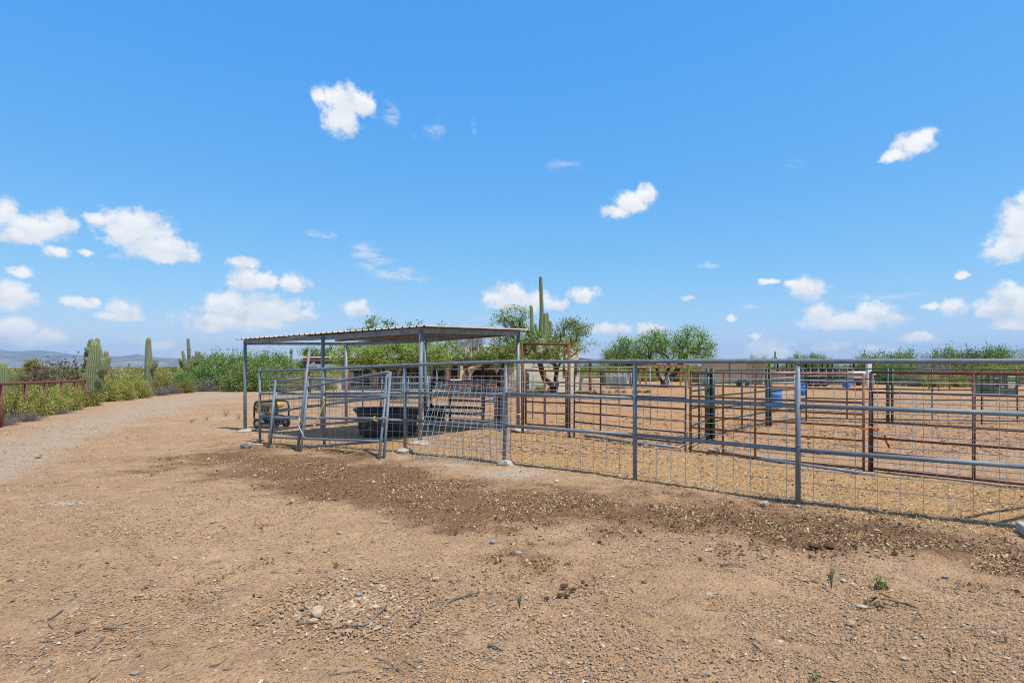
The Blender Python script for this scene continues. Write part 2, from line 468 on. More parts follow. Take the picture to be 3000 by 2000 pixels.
def ground_mat():
    m, nt, b = newmat('dirt')
    pos = geopos(nt)
    A = {k: N(nt, 'ShaderNodeAttribute', attribute_name=k).outputs['Fac'] for k in ('manure', 'straw', 'corral', 'pale', 'road')}
    big = noise(nt, .55, 5, .62, pos).outputs[0]; mid = noise(nt, 5, 6, .68, pos).outputs[0]
    fine = noise(nt, 48, 5, .7, pos).outputs[0]; grit = noise(nt, 190, 3, .7, pos).outputs[0]
    vor = N(nt, 'ShaderNodeTexVoronoi'); vor.inputs['Scale'].default_value = 55; nt.links.new(pos, vor.inputs['Vector'])
    vor2 = N(nt, 'ShaderNodeTexVoronoi'); vor2.inputs['Scale'].default_value = 24; nt.links.new(pos, vor2.inputs['Vector'])
    sepv = N(nt, 'ShaderNodeSeparateColor'); nt.links.new(vor.outputs['Color'], sepv.inputs[0])
    sepv2 = N(nt, 'ShaderNodeSeparateColor'); nt.links.new(vor2.outputs['Color'], sepv2.inputs[0])
    base = ramp(nt, big, [(.28, (.31, .192, .105)), (.5, (.455, .292, .167)), (.70, (.59, .395, .238))])
    base = mixc(nt, .55, base, ramp(nt, mid, [(.3, (.31, .178, .09)), (.7, (.60, .375, .21))]))
    # embedded pebbles: cells whose random value is high become small stones
    stone = ramp(nt, sepv.outputs[1], [(0, (.22, .135, .075)), (.45, (.44, .29, .17)), (.75, (.32, .26, .21)), (1, (.54, .45, .34))])
    cell = mth(nt, 'MULTIPLY', maprange(nt, sepv.outputs[0], .62, .66), maprange(nt, vor.outputs['Distance'], .55, .35))
    road = ramp(nt, mid, [(.3, (.37, .265, .175)), (.7, (.54, .405, .28))])
    road = mixc(nt, maprange(nt, big, .45, .6), road, (.45, .335, .235))
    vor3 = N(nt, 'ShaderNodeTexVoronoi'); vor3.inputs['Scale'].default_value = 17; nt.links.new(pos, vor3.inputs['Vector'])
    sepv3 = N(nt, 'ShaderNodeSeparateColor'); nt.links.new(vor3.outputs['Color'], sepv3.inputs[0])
    base = mixc(nt, A['road'], base, road)
    spk = mth(nt, 'MULTIPLY', maprange(nt, sepv3.outputs[0], .60, .64), maprange(nt, vor3.outputs['Distance'], .30, .16))  # specks of dark debris that also paint in small shadows among the pebbles
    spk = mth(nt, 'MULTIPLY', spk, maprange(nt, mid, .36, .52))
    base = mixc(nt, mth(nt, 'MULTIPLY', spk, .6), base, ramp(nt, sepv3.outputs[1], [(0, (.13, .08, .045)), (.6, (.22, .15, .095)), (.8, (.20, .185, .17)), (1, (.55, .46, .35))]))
    corral = ramp(nt, mid, [(.3, (.40, .205, .088)), (.7, (.57, .325, .155))])
    base = mixc(nt, mth(nt, 'MULTIPLY', A['corral'], .85), base, corral)
    straw = ramp(nt, fine, [(.28, (.21, .11, .045)), (.48, (.47, .275, .115)), (.72, (.64, .43, .21))])
    base = mixc(nt, mth(nt, 'MULTIPLY', A['straw'], .9), base, straw)
    base = mixc(nt, mth(nt, 'MULTIPLY', cell, .75), base, stone)
    man = ramp(nt, fine, [(.25, (.10, .048, .021)), (.5, (.195, .102, .049)), (.72, (.33, .19, .10))])
    base = mixc(nt, mth(nt, 'MULTIPLY', A['manure'], .92), base, man)
    # pale flecks of chopped bedding in the dirty zones
    fl = mth(nt, 'MULTIPLY', maprange(nt, sepv2.outputs[2], .90, .92), maprange(nt, vor2.outputs['Distance'], .33, .2))
    fl = mth(nt, 'MULTIPLY', fl, mth(nt, 'ADD', A['manure'], A['straw'], clamp=True))
    base = mixc(nt, mth(nt, 'MULTIPLY', fl, .8), base, (.50, .38, .22))
    base = mixc(nt, mth(nt, 'MULTIPLY', A['pale'], .8), base, ramp(nt, fine, [(.3, (.42, .33, .24)), (.7, (.62, .53, .42))]))
    base = mixc(nt, .55, base, ramp(nt, grit, [(.3, (.28, .28, .28)), (.7, (.72, .72, .72))]), 'OVERLAY')
    # the far plain: scrub-speckled, pinkish where bare
    sx = N(nt, 'ShaderNodeVectorMath', operation='LENGTH'); nt.links.new(pos, sx.inputs[0])
    far = maprange(nt, sx.outputs['Value'], 60, 130)
    fn = noise(nt, .012, 6, .7, pos).outputs[0]; fn2 = noise(nt, .0016, 4, .6, pos).outputs[0]
    fc = ramp(nt, fn, [(.40, (.10, .105, .045)), (.52, (.19, .165, .085)), (.62, (.42, .32, .24))])
    fc = mixc(nt, maprange(nt, fn2, .45, .6), fc, (.46, .36, .29))
    base = mixc(nt, far, base, fc)
    nt.links.new(base, b.inputs['Base Color'])
    b.inputs['Roughness'].default_value = .97; b.inputs['Specular IOR Level'].default_value = .15
    hgt = mth(nt, 'ADD', mth(nt, 'MULTIPLY', fine, .8), mth(nt, 'MULTIPLY', grit, .35))
    hgt = mth(nt, 'ADD', hgt, mth(nt, 'MULTIPLY', cell, .35))
    hgt = mth(nt, 'ADD', hgt, mth(nt, 'MULTIPLY', mid, 1.5))
    hgt = mth(nt, 'ADD', hgt, mth(nt, 'MULTIPLY', vor.outputs['Distance'], -.7))
    vh = N(nt, 'ShaderNodeTexVoronoi'); vh.inputs['Scale'].default_value = 6.5; nt.links.new(pos, vh.inputs['Vector'])
    tramp = mth(nt, 'ADD', mth(nt, 'ADD', A['manure'], A['straw']), mth(nt, 'ADD', mth(nt, 'MULTIPLY', A['corral'], .8), .12), clamp=True)
    hgt = mth(nt, 'ADD', hgt, mth(nt, 'MULTIPLY', mth(nt, 'MULTIPLY', maprange(nt, vh.outputs['Distance'], .16, .42), tramp), 1.7))
    bump(nt, b, hgt, 1., .016)
    return m

build_ground()

# ------------------------------------------------------------------ loose stuff lying on the ground
OCT_V = np.array([[1, 0, 0], [-1, 0, 0], [0, 1, 0], [0, -1, 0], [0, 0, 1], [0, 0, -.6]], float)
OCT_F = np.array([[0, 2, 4], [2, 1, 4], [1, 3, 4], [3, 0, 4], [2, 0, 5], [1, 2, 5], [3, 1, 5], [0, 3, 5]])
def ico():
    import bmesh
    bm = bmesh.new(); bmesh.ops.create_icosphere(bm, subdivisions=1, radius=1)
    v = np.array([x.co[:] for x in bm.verts]); f = np.array([[q.index for q in p.verts] for p in bm.faces]); bm.free()
    return v, f
ICO_V, ICO_F = ico()

def scatter_px(n, x0, x1, y0, y1, yb=1.0):
    px = RNG.uniform(x0, x1, n); py = y0 + (y1 - y0) * RNG.random(n) ** yb
    Z = H * F / np.maximum(py - HOR, 8)
    for _ in range(6):
        x = (px - CX) * Z / F
        Z = (H - gz(x, Z)) * F / np.maximum(py - HOR, 8)
    x = (px - CX) * Z / F
    return x, Z, gz(x, Z), px, py

def stones(name, x, y, z, size, mat, flat=(.4, .8), tint=None, tv=OCT_V, tf=OCT_F, jit=.35, sink=.15):
    n = len(x); k = len(tv)
    v = tv[None] * (1 + RNG.uniform(-jit, jit, (n, k, 3)))
    sc = np.stack([size * RNG.uniform(.7, 1.4, n), size * RNG.uniform(.6, 1.1, n), size * RNG.uniform(flat[0], flat[1], n)], -1)
    v = v * sc[:, None, :]
    a = RNG.uniform(0, 2 * np.pi, n); tl = RNG.normal(0, .25, n)
    v = np.stack([v[..., 0], v[..., 1] * np.cos(tl)[:, None] - v[..., 2] * np.sin(tl)[:, None], v[..., 1] * np.sin(tl)[:, None] + v[..., 2] * np.cos(tl)[:, None]], -1)
    c, s = np.cos(a)[:, None], np.sin(a)[:, None]
    v = np.stack([v[..., 0] * c - v[..., 1] * s, v[..., 0] * s + v[..., 1] * c, v[..., 2]], -1)
    v = v + np.stack([x, y, z + sc[:, 2] * (.5 - sink)], -1)[:, None, :]
    f = tf[None] + (np.arange(n) * k)[:, None, None]
    t = RNG.random(n) if tint is None else tint
    return np_mesh(name, v.reshape(-1, 3), f.reshape(-1, tf.shape[1]), mat, {'tint': np.repeat(t, k)})

def flats(name, x, y, z, ln, wd, mat, tint=None, tilt=.35):
    n = len(x)
    a = RNG.uniform(0, 2 * np.pi, n); t1 = RNG.normal(0, tilt, n); t2 = RNG.normal(0, tilt, n)
    u = np.stack([np.cos(a), np.sin(a), np.sin(t1)], -1); w = np.stack([-np.sin(a), np.cos(a), np.sin(t2)], -1)
    c = np.stack([x, y, z + ln * .25 * np.abs(np.sin(t1)) + .004], -1)
    u = u * (ln / 2)[:, None]; w = w * (wd / 2)[:, None]
    v = np.stack([c - u - w, c + u - w * .6, c + u + w * .6, c - u + w], 1)
    f = np.arange(4 * n).reshape(n, 4)
    t = RNG.random(n) if tint is None else tint
    return np_mesh(name, v.reshape(-1, 3), f, mat, {'tint': np.repeat(t, 4)})

def litter():
    # gravel everywhere, thicker on the heap and along the drive
    x, y, z, px, py = scatter_px(150000, -60, 3060, 1125, 2030, 1.1)
    man, st, co, pa, ro = masks(x, y, z)
    keep = RNG.random(len(x)) < (.35 + .65 * sstep((fbm(x * .8, y * .8, 3) - .35) / .3)) * (1 - .55 * man) * (1 - .8 * st)
    x, y, z = x[keep], y[keep], z[keep]
    size = np.exp(RNG.normal(-5.35, .45, len(x))) * np.clip(.55 + y / 8.5, .7, 3.)
    big = RNG.random(len(x)) < .006; size[big] *= 2.4
    hx = RNG.normal(0, 1, 4200); hy = RNG.normal(0, 1, 4200)
    hc = gp(1030, 1770)
    ax = hc.x + hx * .27; ay = hc.y + hy * .21 - hx * .06
    x = np.append(x, ax); y = np.append(y, ay); z = np.append(z, gz(ax, ay)); size = np.append(size, np.exp(RNG.normal(-4.85, .42, 4200)))
    h2 = gp(355, 1555); bx = h2.x + RNG.normal(0, .16, 260); by = h2.y + RNG.normal(0, .09, 260)
    x = np.append(x, bx); y = np.append(y, by); z = np.append(z, gz(bx, by)); size = np.append(size, np.exp(RNG.normal(-4.8, .35, 260)))
    o = stones('gravel', x, y, z, np.clip(size, .002, .035), M['gravel'], (.3, .6), sink=.3)
    tag(o, 'loose pebbles and grit scattered over the bare dirt yard', 'gravel', kind='stuff')
    # chopped straw and wood chips
    x, y, z, px, py = scatter_px(190000, -60, 3060, 1225, 1740)
    man, st, co, pa, ro = masks(x, y, z)
    keep = RNG.random(len(x)) < np.clip(.62 * man * (.14 + 1.3 * sstep((fbm(x * 2.2, y * 2.2, 3) - .45) / .2)) + .85 * st, 0, 1)
    x, y, z = x[keep], y[keep], z[keep]; st = st[keep]
    ln = np.exp(RNG.normal(-4.1, .4, len(x))) * np.clip(.4 + y / 17, .5, 1.5)
    o = flats('straw_litter', x, y, z, ln, ln * RNG.uniform(.25, .75, len(x)), M['straw'], tilt=.5)
    tag(o, 'chopped straw and bedding chips strewn through the pen and along the fence', 'straw', kind='stuff')
    # crumbled dung
    x, y, z, px, py = scatter_px(46000, 300, 3060, 1290, 1760)
    man, st, co, pa, ro = masks(x, y, z)
    keep = RNG.random(len(x)) < np.clip(man * 1.1 + .15 * st, 0, 1)
    x, y, z = x[keep], y[keep], z[keep]
    size = np.exp(RNG.normal(-5.15, .45, len(x)))
    x3, y3, z3, _, _ = scatter_px(260, 2050, 2700, 1500, 1640)
    x = np.append(x, x3); y = np.append(y, y3); z = np.append(z, z3); size = np.append(size, np.exp(RNG.normal(-4.25, .3, 260)))
    o = stones('manure_litter', x, y, z, np.clip(size, .002, .034), M['dung'], (.5, .9))
    tag(o, 'dark crumbled horse manure spread in a band outside the pipe fence', 'manure', kind='stuff')
    # clods across the corral
    x, y, z, px, py = scatter_px(9000, 1400, 3060, 1135, 1330)
    size = np.exp(RNG.normal(-3.7, .4, len(x)))
    t = np.where(RNG.random(len(x)) < .15, .0, RNG.uniform(.3, .7, len(x)))
    o = stones('corral_clods', x, y, z, np.clip(size, .008, .06), M['gravel'], (.3, .6), tint=t)
    tag(o, 'small dry clods lying over the orange corral dirt', 'clods', kind='stuff')
    # twig litter
    mb = MB()
    for i in range(190):
        px = random.uniform(-20, 3000); py = random.choice([random.uniform(1350, 1990), random.uniform(1500, 1990)])
        p = gp(px, py); a = random.uniform(0, 6.28); l = random.uniform(.03, .13)
        q = p + Vector((math.cos(a) * l, math.sin(a) * l, 0)); mid = (p + q) / 2 + Vector((random.uniform(-.012, .012), random.uniform(-.012, .012), .01))
        for v in (p, q): v.z = g1(v.x, v.y) + .006
        mb.tube([p, mid, q], [.0035, .003, .0015], 5)
    tag(mb.build('twig_litter', M['twig']), 'short dry twigs scattered thinly across the dirt', 'twigs', kind='stuff')

litter()

def stick(pts_px, r, label, name='stick', mat='twig', lift=.01):
    P = [gp(a, b) for a, b in pts_px]
    base = P[0].copy()
    mb = MB()
    pts = [p + Vector((0, 0, lift + .008 * math.sin(i * 2.1))) for i, p in enumerate(P)]
    mb.tube(pts, [r * (1 - .55 * i / (len(pts) - 1)) for i in range(len(pts))], 7)
    o = mb.build(name, M[mat], None, base)
    return tag(o, label, 'stick')

stick([(1404, 1737), (1380, 1744), (1350, 1749), (1325, 1758), (1311, 1772)], .011, 'curved grey stick lying alone on bare dirt beyond the gravel heap')
stick([(1130, 1780), (1112, 1800), (1085, 1822), (1062, 1836), (1003, 1838)], .010, 'forked dry stick crossing the gravel heap')
stick([(1170, 1790), (1150, 1806), (1128, 1836)], .007, 'thin bent twig beside the pale flat stone on the gravel heap')
stick([(1230, 1815), (1205, 1836)], .013, 'short thick stub of wood at the edge of the gravel heap')
stick([(870, 1832), (920, 1828)], .010, 'straight grey stick lying below the two tan stones')
stick([(2110, 1659), (2145, 1657), (2185, 1663)], .009, 'dark twig on the dirt below the manure band')
stick([(2870, 1628), (2830, 1619), (2700, 1604), (2680, 1604)], .005, 'long pale stalk lying across the dark manure')
stick([(220, 1855), (262, 1846)], .011, 'dark stick lying straight beside a smaller crossed pair of twigs')
stick([(305, 1844), (360, 1845)], .010, 'pair of crossed dark twigs on the smooth dirt')
stick([(142, 1818), (185, 1793)], .009, 'slim curved twig slanting over the smooth dirt')
stick([(1430, 1895), (1450, 1898), (1474, 1905)], .011, 'black knobbly twig on the sandy dirt')

def boulder(name, base, d, label, mat, cat='rock', seed=1, flat=1.0, rz=0., sink=.12):
    import bmesh
    bm = bmesh.new(); bmesh.ops.create_icosphere(bm, subdivisions=3, radius=1)
    r = np.random.default_rng(seed)
    dirs = r.normal(0, 1, (9, 3)); dirs /= np.linalg.norm(dirs, axis=1)[:, None]; cut = r.uniform(.62, .92, 9)
    for v in bm.verts:
        c = np.array(v.co[:])
        for dd, k in zip(dirs, cut):
            t = c @ dd
            if t > k: c = c - dd * (t - k) * .85
        c = c * (1 + .05 * (fbm(c[0] * 3 + seed, c[1] * 3 + c[2] * 2, 3) - .5))
        x, y, z = c * np.array(d) / 2
        v.co = (x * math.cos(rz) - y * math.sin(rz), x * math.sin(rz) + y * math.cos(rz), z + d[2] / 2 * (1 - 2 * sink))
    me = bpy.data.meshes.new(name); bm.to_mesh(me); bm.free()
    for p in me.polygons: p.use_smooth = False
    me.materials.append(M[mat])
    o = bpy.data.objects.new(name, me); COL.objects.link(o); o.location = base
    return tag(o, label, cat)

def px_size(px, base): return px * base.y / F

b_ = gp(721, 1312); boulder('rock', b_, (.25, .22, .17), 'rounded grey and orange rock beside the end post of the pipe fence', 'stone_grey', seed=4)
for (bx, by, w, d, t, up, lb) in ((760, 1304, .32, .17, .035, 0, 'flat pale slab lowest under the end post of the pipe fence'), (757, 1297, .24, .15, .04, .036, 'flat broken slab stacked second at the foot of the end fence post'), (745, 1287, .18, .14, .05, .06, 'chunky tan stone topmost behind the two flat slabs')):
    p = gp(bx, by); boulder('flat_stone', p + Vector((0, .03, up)), (w, d, t), lb, 'stone_pale', seed=int(bx), rz=.2, sink=.05)
p = gp(928, 1807); boulder('rock', p, (.085, .07, .055), 'egg shaped tan stone on the gravel heap', 'stone_pale', seed=3)
p = gp(932, 1793); boulder('rock', p, (.075, .07, .05), 'angular tan stone touching the egg shaped one behind it', 'stone_pale', seed=9)
p = gp(914, 1824); boulder('rock', p, (.055, .04, .03), 'small pale wedge stone below the egg shaped tan stone', 'stone_pale', seed=12)
p = gp(1132, 1811); boulder('rock', p, (.07, .04, .025), 'pale pointed stone flake beside the thin bent twig', 'stone_pale', seed=15)
p = gp(1050, 1745); boulder('rock', p, (.05, .04, .03), 'grey stone on the upper rim of the gravel heap', 'stone_grey', seed=17)
p = gp(2238, 1480); boulder('rock', p, (.105, .08, .065), 'pale greenish angular rock on grey dust outside the mesh fence', 'stone_pale', seed=21)
p = gp(2338, 1484); boulder('rock', p, (.06, .05, .03), 'small white stone at the foot of a fence post', 'concrete', seed=22)
p = gp(2568, 1556); boulder('rock', p, (.05, .05, .03), 'round tan stone lying in the manure band', 'stone_pale', seed=23)
p = gp(1444, 1590); boulder('rock', p, (.06, .05, .035), 'grey stone on the edge of the dark stained dirt', 'stone_grey', seed=25)
p = gp(1518, 1622); boulder('rock', p, (.07, .05, .03), 'flat grey stone in the middle of the dark tongue of dirt', 'stone_grey', seed=26)
p = gp(2240, 1634); boulder('rock', p, (.06, .045, .03), 'tan stone just below the manure band', 'stone_pale', seed=27)
p = gp(2490, 1829); boulder('rock', p, (.06, .045, .03), 'smooth cream stone below the dry grubbed roots', 'stone_pale', seed=28)
p = gp(2525, 1778); boulder('rock', p, (.07, .05, .02), 'flat bluish white stone touching the dry grubbed roots', 'concrete', seed=29)
p = gp(2770, 1693); boulder('rock', p, (.06, .04, .03), 'blue grey pebble cluster stone near the yellow green sprout', 'stone_grey', seed=30)
p = gp(395, 1973); boulder('rock', p, (.05, .04, .02), 'bluish flat chip of stone on smooth dirt', 'stone_grey', seed=31)
p = gp(112, 1340); boulder('rock', p, (.12, .09, .05), 'grey stone lying alone at the edge of the gravel drive', 'stone_grey', seed=33)
for i, (bx, by, s, lb) in enumerate(((2385, 1605, .085, 'larger dark lump of horse manure at the edge of the stained band'), (2433, 1605, .085, 'reddish lump of horse manure beside a larger darker one'), (1653, 1720, .05, 'horse dropping on top of the small scattered group'), (1640, 1745, .04, 'horse dropping at the base of the small scattered group'), (1602, 1754, .035, 'horse dropping lying apart from the small scattered group'), (1660, 1747, .038, 'horse dropping in the small group, beside two others'), (1680, 1728, .035, 'horse dropping at the outer side of the small scattered group'))):
    p = gp(bx, by); boulder('horse_dropping', p, (s * 1.35, s, s * .62), lb, 'manure', 'manure', seed=40 + i)

# small weeds
def weed(px, py, h, w, kind, label, n=60, leafs=.012):
    b = gp(px, py); root = thing('weed', b, label, 'weed')
    mb = MB(); tips = []
    for i in range(n // 10 + 2):
        a = random.uniform(0, 6.28); t = b + Vector((math.cos(a) * w * random.uniform(.2, 1), math.sin(a) * w * random.uniform(.2, 1), h * random.uniform(.5, 1)))
        mb.tube([b, (b + t) / 2 + Vector((0, 0, h * .12)), t], [.0025, .002, .001], 4); tips.append(t)
    mb.build('stem', M['twig'], root)
    c = np.array([[(b + (t - b) * random.uniform(.3, 1.05))[k] + random.gauss(0, w * .16) for k in range(3)] for t in tips for _ in range(max(4, n // len(tips)))])
    leaves('foliage', c, leafs, .5, L[kind], root)

def leaves(name, c, size, asp, mat, parent, tint=None, flat=0.):
    n = len(c)
    nn = RNG.normal(0, 1, (n, 3)); nn /= np.linalg.norm(nn, axis=1)[:, None]
    nn = nn + np.array(SUN_DIR)[None] * .55; nn /= np.linalg.norm(nn, axis=1)[:, None]      # leaves turn towards the light
    u = RNG.normal(0, 1, (n, 3)); u -= nn * (u * nn).sum(1)[:, None]; u /= np.linalg.norm(u, axis=1)[:, None]
    w = np.cross(nn, u)
    s = size * RNG.uniform(.6, 1.35, n)
    u = u * (s / 2)[:, None]; w = w * (s * asp / 2)[:, None]
    v = np.stack([c - u, c - u * .1 - w, c + u, c - u * .1 + w], 1).reshape(-1, 3)
    f = np.arange(4 * n).reshape(n, 4)
    t = RNG.random(n) if tint is None else tint
    if parent is not None and '_o' in parent: v = v - np.array(parent['_o'])[None]
    return np_mesh(name, v, f, mat, {'tint': np.repeat(t, 4)}, parent=parent)

weed(2436, 1722, .17, .03, 'green', 'tall thin green sprout growing from the dirt beside a small brown lump', 90, .016)
weed(2582, 1722, .085, .06, 'lime', 'yellow green leafy sprout between two bent brown stalks', 130, .02)
weed(1522, 1780, .11, .04, 'blue_green', 'small grey green weed on open dirt beside the gravel and stick', 60, .012)
weed(983, 1659, .03, .03, 'green', 'tiny dark green rosette above the gravel heap', 50, .016)
weed(2945, 1880, .06, .03, 'grey', 'withered grey sprig poking from the dirt', 30, .012)
weed(2385, 1990, .04, .05, 'blue_green', 'low grey green weed at the lower edge of the yard', 50, .014)
weed(443, 1392, .05, .05, 'green', 'low weed at the stained edge of the yard', 60, .016)
weed(702, 1340, .07, .06, 'green', 'green weed in the manure below the round rock', 60, .016)
weed(662, 1220, .28, .2, 'olive', 'straggly olive weed beside the drive near the shelter post', 120, .03)
weed(700, 1228, .22, .16, 'olive', 'smaller olive weed close to the shelter post', 90, .03)
weed(562, 1238, .14, .12, 'green', 'dark low weed alone on the open dirt by the drive', 70, .03)
weed(605, 1232, .16, .12, 'olive', 'pale tuft of weed between two others by the drive', 70, .03)

# grubbed roots and bent stalks
rb = gp(2620, 1770)
rt = thing('dry_roots', rb, 'splayed tan grubbed out roots lying on the dirt', 'roots')
for i, pts in enumerate(([(2650, 1770), (2610, 1766), (2585, 1755), (2576, 1741)], [(2650, 1770), (2600, 1772), (2560, 1760)], [(2585, 1783), (2572, 1766), (2560, 1756)], [(2655, 1772), (2690, 1785)], [(2560, 1756), (2546, 1764), (2540, 1775)], [(2590, 1770), (2570, 1775), (2545, 1778)])):
    P = [gp(a, b) for a, b in pts]
    tube1('root', [p + Vector((0, 0, .012 + .03 * math.sin(math.pi * k / (len(P) - 1)))) for k, p in enumerate(P)], [.012 * (1 - .6 * k / (len(P) - 1)) for k in range(len(P))], M['dry_root'], rt, 7)
for (pp, lb) in ((((2564, 1724), (2565, 1714), (2572, 1712), (2580, 1722)), 'short bent brown stalk arching beside the yellow green sprout'), (((2588, 1720), (2594, 1708), (2600, 1726)), 'arched brown stalk on the far side of the yellow green sprout')):
    P = [gp(a, 1722) for a, b in pp]; q = [Vector((v.x, v.y, v.z + (1724 - b) * v.y / F)) for v, (a, b) in zip(P, pp)]
    o = MB().tube(q, .009, 6).build('bent_stalk', M['dry_root'], None, P[0]); tag(o, lb, 'stalk')
# ------------------------------------------------------------------ camera, sun, sky
cam = bpy.data.cameras.new('camera'); co_ = bpy.data.objects.new('camera', cam); COL.objects.link(co_)
co_.location = (0, 0, H); co_.rotation_euler = (math.pi / 2, 0, 0)
cam.sensor_width = 36; cam.lens = 36 * F / 3000; cam.shift_y = (HOR - 1000) / 3000
cam.clip_start = .05; cam.clip_end = 20000
C.camera = co_

sl = bpy.data.lights.new('sun', 'SUN'); so = bpy.data.objects.new('sun', sl); COL.objects.link(so)
sl.energy = 4.9; sl.angle = math.radians(.5); sl.color = (1., .955, .89)
so.rotation_euler = SUN_DIR.to_track_quat('Z', 'Y').to_euler(); so.location = (10, -10, 30)

CUM = [(1000, 298, 72, 40), (1000, 350, 50, 42), (935, 285, 32, 18), (1060, 305, 40, 30), (1805, 622, 42, 20), (1850, 592, 48, 30), (1895, 568, 30, 26), (2625, 458, 44, 20), (2675, 420, 58, 32), (2710, 402, 30, 24),
 (12, 625, 42, 42), (95, 665, 110, 40), (175, 655, 50, 34), (45, 685, 60, 26), (400, 672, 108, 58), (450, 722, 95, 40), (530, 738, 55, 32), (300, 640, 56, 20), (490, 752, 60, 20), (170, 740, 36, 20), (250, 745, 18, 11), (62, 796, 40, 18),
 (40, 868, 64, 44), (228, 890, 46, 20), (270, 880, 20, 15), (358, 902, 50, 32), (352, 925, 62, 16), (40, 965, 80, 44), (140, 985, 60, 30), (95, 1003, 120, 14),
 (718, 822, 48, 42), (655, 888, 58, 36), (760, 905, 150, 44), (858, 828, 46, 24), (700, 940, 155, 32), (610, 958, 68, 18), (775, 825, 42, 26), (708, 768, 48, 15), (850, 920, 64, 26), (1046, 903, 44, 24),
 (1495, 872, 68, 42), (1560, 882, 72, 30), (1625, 890, 46, 16), (1455, 866, 38, 20), (1710, 864, 42, 24), (1790, 962, 58, 20), (1905, 962, 44, 18), (2365, 845, 56, 30), (2330, 832, 26, 11), (2255, 822, 32, 9),
 (2490, 940, 142, 26), (2400, 918, 48, 32), (2560, 912, 62, 30), (2620, 928, 30, 18), (2690, 990, 48, 20), (2250, 1030, 74, 32), (2960, 720, 78, 42), (2990, 655, 66, 72), (3030, 610, 60, 60), (2820, 805, 20, 12), (2730, 895, 30, 14), (2790, 898, 42, 24),
 (2920, 900, 70, 34), (2950, 870, 44, 40), (3000, 895, 60, 48), (2980, 942, 70, 22), (2140, 930, 18, 10), (2215, 985, 18, 9), (470, 1012, 62, 14), (2020, 875, 17, 8), (2570, 1022, 70, 16), (2440, 1015, 60, 16), (-150, 900, 130, 60), (-330, 760, 160, 60), (3250, 760, 140, 60)]
WISP = [(1145, 335, 26, 30, .45), (1275, 385, 34, 24, .35), (1220, 405, 10, 10, .3), (1385, 375, 11, 28, .25), (940, 683, 46, 10, .6), (1075, 735, 50, 26, .55), (1100, 770, 60, 20, .6), (1145, 800, 68, 18, .65), (1200, 815, 62, 12, .6), (2070, 781, 36, 9, .8), (2940, 765, 52, 12, .7), (2200, 900, 22, 9, .5),
 (560, 1028, 60, 12, .5), (340, 752, 40, 14, .3), (1650, 488, 60, 14, .3), (2330, 483, 40, 16, .25), (2600, 868, 140, 9, .35), (400, 985, 60, 14, .45), (1400, 925, 60, 14, .25), (20, 1012, 120, 14, .7), (2700, 1035, 400, 14, .4), (1950, 1050, 300, 12, .35), (790, 955, 60, 14, .4)]

